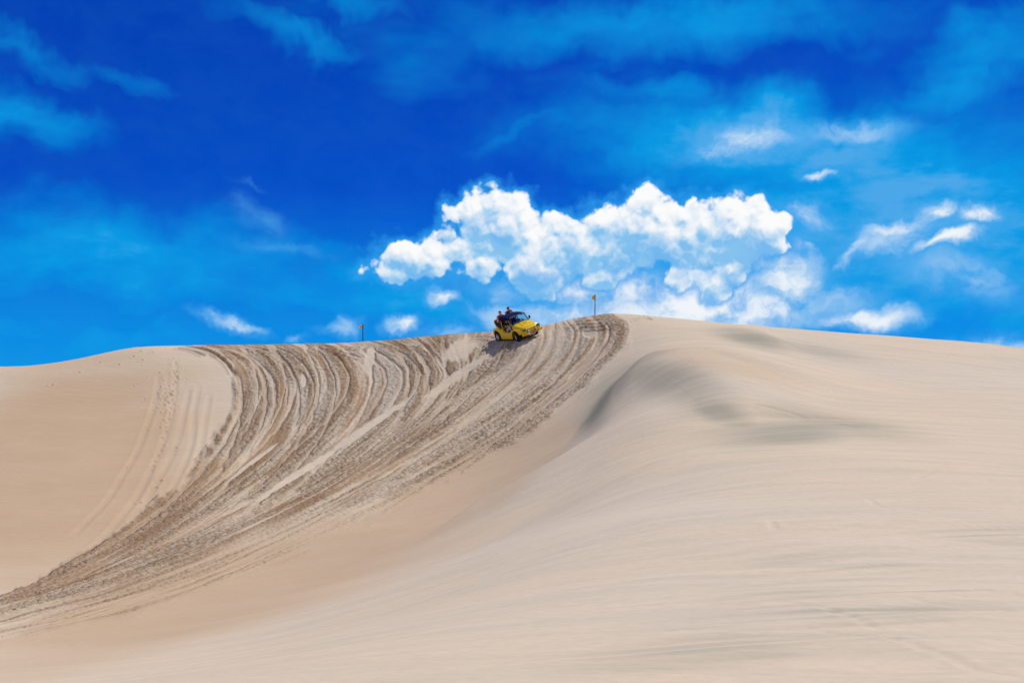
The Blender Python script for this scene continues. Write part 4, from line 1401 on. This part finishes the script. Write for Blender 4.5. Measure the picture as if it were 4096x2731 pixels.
def make_person(label, joints, look, mats, sleeves, hair_long, group=None, hands=None, feet=True):
    """joints in buggy coordinates; look = direction the face points; one continuous skin over a posed skeleton."""
    J = {k: Vector(v) for k, v in joints.items()}
    prims = []                                           # (a, b, ra, rb, material index)
    skin, shirt, pants, shoe = 0, 1, 2, 3

    def cap(a, b, ra, rb_, m):
        prims.append((Vector(a), Vector(b), ra, rb_, m))
    pel, chest, neck, head = J['pelvis'], J['chest'], J['neck'], J['head']
    side = (J['shoulder_l'] - J['shoulder_r']).normalized()
    fwd = Vector(look).normalized()
    upv = (head - neck).normalized()
    # torso from several overlapping rolls
    for k in (-1, 1):
        cap(pel + side * 0.075 * k, chest + side * 0.075 * k, 0.105, 0.112, shirt)
        cap(pel + side * 0.085 * k, pel + side * 0.085 * k + Vector((0, 0, 0.03)), 0.112, 0.108, pants)
    cap(J['shoulder_l'] - side * 0.05, J['shoulder_r'] + side * 0.05, 0.070, 0.070, shirt)
    cap(chest, (J['shoulder_l'] + J['shoulder_r']) / 2, 0.125, 0.095, shirt)
    cap((J['shoulder_l'] + J['shoulder_r']) / 2, neck, 0.085, 0.058, shirt if sleeves else skin)
    cap(neck, head, 0.055, 0.056, skin)
    for sname in ('l', 'r'):
        sh, el_, wr = J['shoulder_' + sname], J['elbow_' + sname], J['wrist_' + sname]
        cap(sh, sh.lerp(el_, 0.55), 0.062, 0.050, shirt if sleeves else skin)
        cap(sh.lerp(el_, 0.5), el_, 0.050, 0.042, skin)
        cap(el_, wr, 0.044, 0.029, skin)
        hp, kn, an = J['hip_' + sname], J['knee_' + sname], J['ankle_' + sname]
        cap(hp, kn, 0.092, 0.062, pants)
        cap(kn, kn.lerp(an, 0.45), 0.062, 0.056, pants)
        cap(kn.lerp(an, 0.45), an, 0.056, 0.042, pants)
        toe = J['toe_' + sname]
        cap(an, an.lerp(toe, 0.3) - Vector((0, 0, 0.04)), 0.042, 0.038, shoe)
        cap(an - Vector((0, 0, 0.045)), toe, 0.040, 0.034, shoe)
        # hand: palm and five fingers that close on what is held
        d = Vector(J['grip_' + sname] - wr).normalized()
        nrm_ = Vector(J.get('palm_' + sname, Vector((0, 0, -1)))).normalized()
        nrm_ = (nrm_ - d * nrm_.dot(d)).normalized()
        lat_ = d.cross(nrm_).normalized() * (1 if sname == 'l' else -1)
        for k in (-1, 0, 1):
            cap(wr + d * 0.02 + lat_ * 0.012 * k, wr + d * 0.085 + lat_ * 0.024 * k, 0.019, 0.017, skin)
        for k, ln in ((-1.5, 0.062), (-0.5, 0.074), (0.5, 0.078), (1.5, 0.070)):
            b0 = wr + d * 0.088 + lat_ * 0.021 * k
            b1 = b0 + (d * 0.8 + nrm_ * 0.6).normalized() * ln * 0.5
            b2 = b1 + (d * 0.1 + nrm_ * 1.0).normalized() * ln * 0.55
            cap(b0, b1, 0.0105, 0.010, skin)
            cap(b1, b2, 0.010, 0.0085, skin)
        t0 = wr + d * 0.035 + lat_ * 0.030
        t1 = t0 + (d * 0.6 + lat_ * 0.7 + nrm_ * 0.4).normalized() * 0.035
        cap(t0, t1, 0.013, 0.011, skin)
        cap(t1, t1 + (d * 0.8 + nrm_ * 0.7).normalized() * 0.032, 0.011, 0.009, skin)
    bm = bmesh.new()
    for a, b, ra, rb_, m in prims:
        capsule(bm, a, b, ra, rb_)
    hs = fwd.cross(upv).normalized()                     # to the person's right
    hu = hs.cross(fwd).normalized()
    hrot = Matrix((hs, fwd, hu)).transposed()
    hc = head + hu * 0.075
    ellipsoid(bm, hc + hu * 0.02 - fwd * 0.008, (0.086, 0.106, 0.112), hrot)     # skull
    ellipsoid(bm, hc - hu * 0.045 + fwd * 0.018, (0.066, 0.074, 0.080), hrot)    # jaw
    capsule(bm, hc + fwd * 0.092 + hu * 0.012, hc + fwd * 0.113 - hu * 0.028, 0.011, 0.016, 8)   # nose
    for k in (-1, 1):
        ellipsoid(bm, hc + hs * 0.088 * k - hu * 0.008, (0.010, 0.020, 0.030), hrot)
    bmesh.ops.recalc_face_normals(bm, faces=bm.faces[:])
    tmp = bpy.data.meshes.new('tmp')
    bm.to_mesh(tmp)
    bm.free()
    o = bpy.data.objects.new('tmp', tmp)
    COL.objects.link(o)
    rm = o.modifiers.new('skin', 'REMESH')
    rm.mode, rm.voxel_size = 'VOXEL', 0.0095
    sm = o.modifiers.new('soften', 'SMOOTH')
    sm.factor, sm.iterations = 0.5, 2
    dg = bpy.context.evaluated_depsgraph_get()
    mesh = bpy.data.meshes.new_from_object(o.evaluated_get(dg))
    bpy.data.objects.remove(o)
    bpy.data.meshes.remove(tmp)
    mesh.name = 'person'
    # clothing by the limb each face belongs to
    cen = np.empty(len(mesh.polygons) * 3)
    mesh.polygons.foreach_get('center', cen)
    cen = cen.reshape(-1, 3)
    best, idx = np.full(len(cen), 1e9), np.zeros(len(cen), np.int32)
    for a, b, ra, rb_, m in prims:
        a_, d_ = np.array(a), np.array(b - a)
        t = np.clip(((cen - a_) @ d_) / max(d_ @ d_, 1e-9), 0, 1)
        dist = np.linalg.norm(cen - a_ - t[:, None] * d_, axis=1) - (ra + (rb_ - ra) * t)
        better = dist < best
        best[better], idx[better] = dist[better], m
    hd = np.linalg.norm(cen - np.array(hc), axis=1)
    up_h = (cen - np.array(neck)) @ np.array(upv)
    idx[(hd < 0.155) & (up_h > 0.02)] = skin
    for k in (-1, 1):
        e = np.array(hc + fwd * 0.091 + hs * 0.035 * k + hu * 0.014)
        idx[np.linalg.norm(cen - e, axis=1) < 0.0145] = 4
    lip = cen - np.array(hc + fwd * 0.090 - hu * 0.064)
    idx[(np.abs(lip @ np.array(hs)) < 0.024) & (np.abs(lip @ np.array(hu)) < 0.008) & (np.abs(lip @ np.array(fwd)) < 0.03)] = 5
    p = link('person', mesh, mats + [EYEMAT, LIP], None, None)
    mesh.polygons.foreach_set('material_index', idx)
    mesh.polygons.foreach_set('use_smooth', np.ones(len(idx), bool))
    p.matrix_world = CAR
    tagged(p, label, 'person', group)
    bm = bmesh.new()                                     # hair: a cap over the skull, open at the face
    q = bmesh.ops.create_uvsphere(bm, u_segments=28, v_segments=20, radius=1.0)
    kill = []
    for v in q['verts']:
        c = v.co.copy()
        lowest = -0.62 if hair_long else -0.28
        if (c.y > 0.42 and c.z < 0.42) or c.z < lowest or (c.y > 0.0 and c.z < -0.05 and abs(c.x) > 0.6):
            kill.append(v)
        n_ = 0.004 * math.sin(c.x * 19 + c.z * 11) + 0.003 * math.sin(c.y * 31)
        v.co = hc + hu * 0.022 - fwd * 0.010 + hrot @ Vector((c.x * (0.093 + n_), c.y * (0.113 + n_), c.z * (0.120 + n_)))
    bmesh.ops.delete(bm, geom=kill, context='VERTS')
    h = from_bm('hair', bm, HAIR, p, None)
    h.modifiers.new('thickness', 'SOLIDIFY').thickness = 0.010
    return p


def pose(base, **kw):
    d = dict(base)
    d.update(kw)
    return d


# two passengers perched on the rear bench, holding the roof edge
y1, y2 = -0.31, 0.33
make_person('person in maroon top, the lower and leftmost of two behind the canvas roof',
            dict(pelvis=(-1.05, y1, 1.02), chest=(-0.97, y1, 1.30), neck=(-0.88, y1, 1.53), head=(-0.855, y1, 1.575), shoulder_l=(-0.92, y1 + 0.20, 1.475), shoulder_r=(-0.92, y1 - 0.20, 1.475),
                 elbow_l=(-0.86, y1 + 0.29, 1.19), elbow_r=(-0.90, y1 - 0.30, 1.18), wrist_l=(-0.68, y1 + 0.20, 1.375), wrist_r=(-0.70, y1 - 0.16, 1.385),
                 grip_l=(-0.60, y1 + 0.18, 1.45), grip_r=(-0.60, y1 - 0.13, 1.45), palm_l=(0.8, 0, -0.6), palm_r=(0.8, 0, -0.6),
                 hip_l=(-1.03, y1 + 0.09, 1.01), hip_r=(-1.03, y1 - 0.09, 1.01), knee_l=(-0.72, y1 + 0.13, 0.99), knee_r=(-0.73, y1 - 0.15, 0.98), ankle_l=(-0.70, y1 + 0.12, 0.60), ankle_r=(-0.71, y1 - 0.14, 0.60),
                 toe_l=(-0.60, y1 + 0.13, 0.56), toe_r=(-0.61, y1 - 0.15, 0.56)),
            (0.93, -0.30, -0.10), [SKIN, MAROON2, DARKCLOTH, SHOE], False, True, 'passengers on the rear bench')
make_person('person in dark wine sleeveless top, head highest above the canvas roof',
            dict(pelvis=(-1.05, y2, 1.04), chest=(-0.96, y2, 1.34), neck=(-0.86, y2, 1.58), head=(-0.83, y2, 1.62), shoulder_l=(-0.90, y2 + 0.21, 1.53), shoulder_r=(-0.90, y2 - 0.21, 1.53),
                 elbow_l=(-0.84, y2 + 0.29, 1.24), elbow_r=(-0.86, y2 - 0.34, 1.25), wrist_l=(-0.68, y2 + 0.14, 1.42), wrist_r=(-0.70, y2 - 0.24, 1.41),
                 grip_l=(-0.60, y2 + 0.12, 1.48), grip_r=(-0.60, y2 - 0.22, 1.47), palm_l=(0.8, 0, -0.6), palm_r=(0.8, 0, -0.6),
                 hip_l=(-1.03, y2 + 0.09, 1.02), hip_r=(-1.03, y2 - 0.09, 1.02), knee_l=(-0.72, y2 + 0.13, 1.00), knee_r=(-0.73, y2 - 0.13, 1.00), ankle_l=(-0.70, y2 + 0.12, 0.60), ankle_r=(-0.71, y2 - 0.12, 0.60),
                 toe_l=(-0.60, y2 + 0.13, 0.56), toe_r=(-0.61, y2 - 0.13, 0.56)),
            (0.95, 0.05, -0.15), [SKIN2, MAROON, DARKCLOTH, SHOE], False, False, 'passengers on the rear bench')
yp, yd = -0.36, 0.31
make_person('front passenger in pale grey trousers seated in the shade of the canvas roof',
            dict(pelvis=(-0.24, yp, 0.58), chest=(-0.32, yp, 0.84), neck=(-0.34, yp, 1.06), head=(-0.32, yp, 1.11), shoulder_l=(-0.33, yp + 0.19, 1.00), shoulder_r=(-0.33, yp - 0.19, 1.00),
                 elbow_l=(-0.16, yp + 0.23, 0.82), elbow_r=(-0.15, yp - 0.20, 0.86), wrist_l=(0.04, yp + 0.12, 0.89), wrist_r=(0.08, yp - 0.10, 0.94), grip_l=(0.12, yp + 0.08, 0.86), grip_r=(0.16, yp - 0.06, 0.91),
                 hip_l=(-0.22, yp + 0.09, 0.60), hip_r=(-0.24, yp - 0.11, 0.62), knee_l=(0.24, yp + 0.12, 0.76), knee_r=(0.17, yp - 0.17, 0.84), ankle_l=(0.42, yp + 0.10, 0.36), ankle_r=(0.30, yp - 0.14, 0.38),
                 toe_l=(0.50, yp + 0.10, 0.30), toe_r=(0.42, yp - 0.13, 0.30)),
            (0.97, -0.12, 0.02), [SKIN2, DARKCLOTH, GREYCLOTH, SHOE], True, False)
make_person('driver in dark clothes with hands on the steering wheel behind the windscreen',
            dict(pelvis=(-0.20, yd, 0.56), chest=(-0.30, yd, 0.82), neck=(-0.31, yd, 1.06), head=(-0.28, yd, 1.13), shoulder_l=(-0.29, yd + 0.19, 0.99), shoulder_r=(-0.29, yd - 0.19, 0.99),
                 elbow_l=(-0.08, yd + 0.25, 0.82), elbow_r=(-0.08, yd - 0.25, 0.84), wrist_l=(0.13, yd + 0.17, 0.98), wrist_r=(0.15, yd - 0.15, 1.01), grip_l=(0.25, yd + 0.15, 0.99), grip_r=(0.27, yd - 0.13, 1.03),
                 palm_l=(0.7, 0, -0.7), palm_r=(0.7, 0, -0.7),
                 hip_l=(-0.18, yd + 0.09, 0.56), hip_r=(-0.18, yd - 0.09, 0.56), knee_l=(0.22, yd + 0.14, 0.66), knee_r=(0.22, yd - 0.12, 0.66), ankle_l=(0.40, yd + 0.12, 0.34), ankle_r=(0.40, yd - 0.10, 0.34),
                 toe_l=(0.48, yd + 0.12, 0.29), toe_r=(0.48, yd - 0.10, 0.29)),
            (0.99, 0.0, -0.02), [SKIN, DARKCLOTH, DARKCLOTH, SHOE], True, False)


# ---------------------------------------------------------------- flags on the crest
ZG = Z.reshape(NR, NC)
UT, VT = project(X, Y, Z)
UT = UT.reshape(NR, NC)


def crest_at(px):
    """Point of the crest in the column of the photograph."""
    a = (ZG - EYE) / RAD
    rows_ = np.argmax(np.where((RR[:, None] > 60) & (RR[:, None] < 100), a, -9), axis=0)
    cols_ = np.arange(NC)
    j = int(np.argmin(np.where(np.abs(TH) < R(22), np.abs(UT[rows_, cols_] - px), 1e9)))
    return Vector((GX[rows_[j], j], GY[rows_[j], j], ZG[rows_[j], j]))


def make_flag(px, height, lean, radius, mat_pole, outline, label, wave):
    base = crest_at(px)
    root = empty('marker_flag', Matrix.Translation(base))
    tagged(root, label, 'flag', 'yellow flags along the crest')
    bm = bmesh.new()
    n = 14
    pts = [(lean[0] * k / n + 0.006 * math.sin(k * 1.7), lean[1] * k / n, -0.45 + (height + 0.45) * k / n) for k in range(n + 1)]
    bm_tube(bm, pts, [radius * (1.08 - 0.16 * k / n) * (1 + 0.05 * math.sin(k * 2.3)) for k in range(n + 1)], 12)
    from_bm('pole', bm, mat_pole, root)
    # cloth: rows between the hoist and the torn fly edge
    bm = bmesh.new()
    top_, rows_ = height - 0.03, []
    nx, nz = 16, 10
    for i in range(nz + 1):
        v = i / nz
        fly = float(np.interp(v, [p[0] for p in outline], [p[1] for p in outline]))
        dz = [float(np.interp(v, [p[0] for p in outline], [p[2] for p in outline]))] * 2
        row = []
        for j in range(nx + 1):
            u = j / nx
            x = lean[0] - radius * 0.4 - u * fly
            z = top_ - v * outline[-1][3] + u * dz[0]
            y = lean[1] + wave * math.sin(u * 5.5 + v * 1.2) * u
            row.append(bm.verts.new((x, y, z)))
        rows_.append(row)
    for a_, b_ in zip(rows_, rows_[1:]):
        for k in range(nx):
            bm.faces.new((a_[k], a_[k + 1], b_[k + 1], b_[k]))
    from_bm('flag_cloth', bm, FLAGCLOTH, root, 80)
    for k in (0.06, outline[-1][3] - 0.03):
        zz = top_ - k
        bm = bmesh.new()
        lathe(bm, [(radius * 1.02, -0.008), (radius * 1.22, -0.008), (radius * 1.22, 0.008), (radius * 1.02, 0.008)], 'z', 14, (lean[0] * zz / height, lean[1], zz))
        from_bm('tie', bm, mat_pole, root)
    return root


make_flag(1450.5, 1.10, (-0.02, 0.0), 0.030, POLEDARK, [(0, 0.05, -0.02, 0.22), (0.25, 0.19, -0.02, 0.22), (0.55, 0.27, -0.01, 0.22), (0.8, 0.24, 0.0, 0.22), (1.0, 0.11, 0.0, 0.22)],
          'small ragged yellow flag on a dark pole, standing left of the buggy', 0.03)
make_flag(2378, 1.24, (0.03, 0.0), 0.031, POLEWOOD, [(0, 0.10, -0.01, 0.29), (0.2, 0.17, -0.02, 0.29), (0.5, 0.205, 0.0, 0.29), (0.8, 0.215, 0.02, 0.29), (1.0, 0.20, 0.05, 0.29)],
          'yellow flag on a weathered wooden pole, right of the buggy near the summit', 0.025)
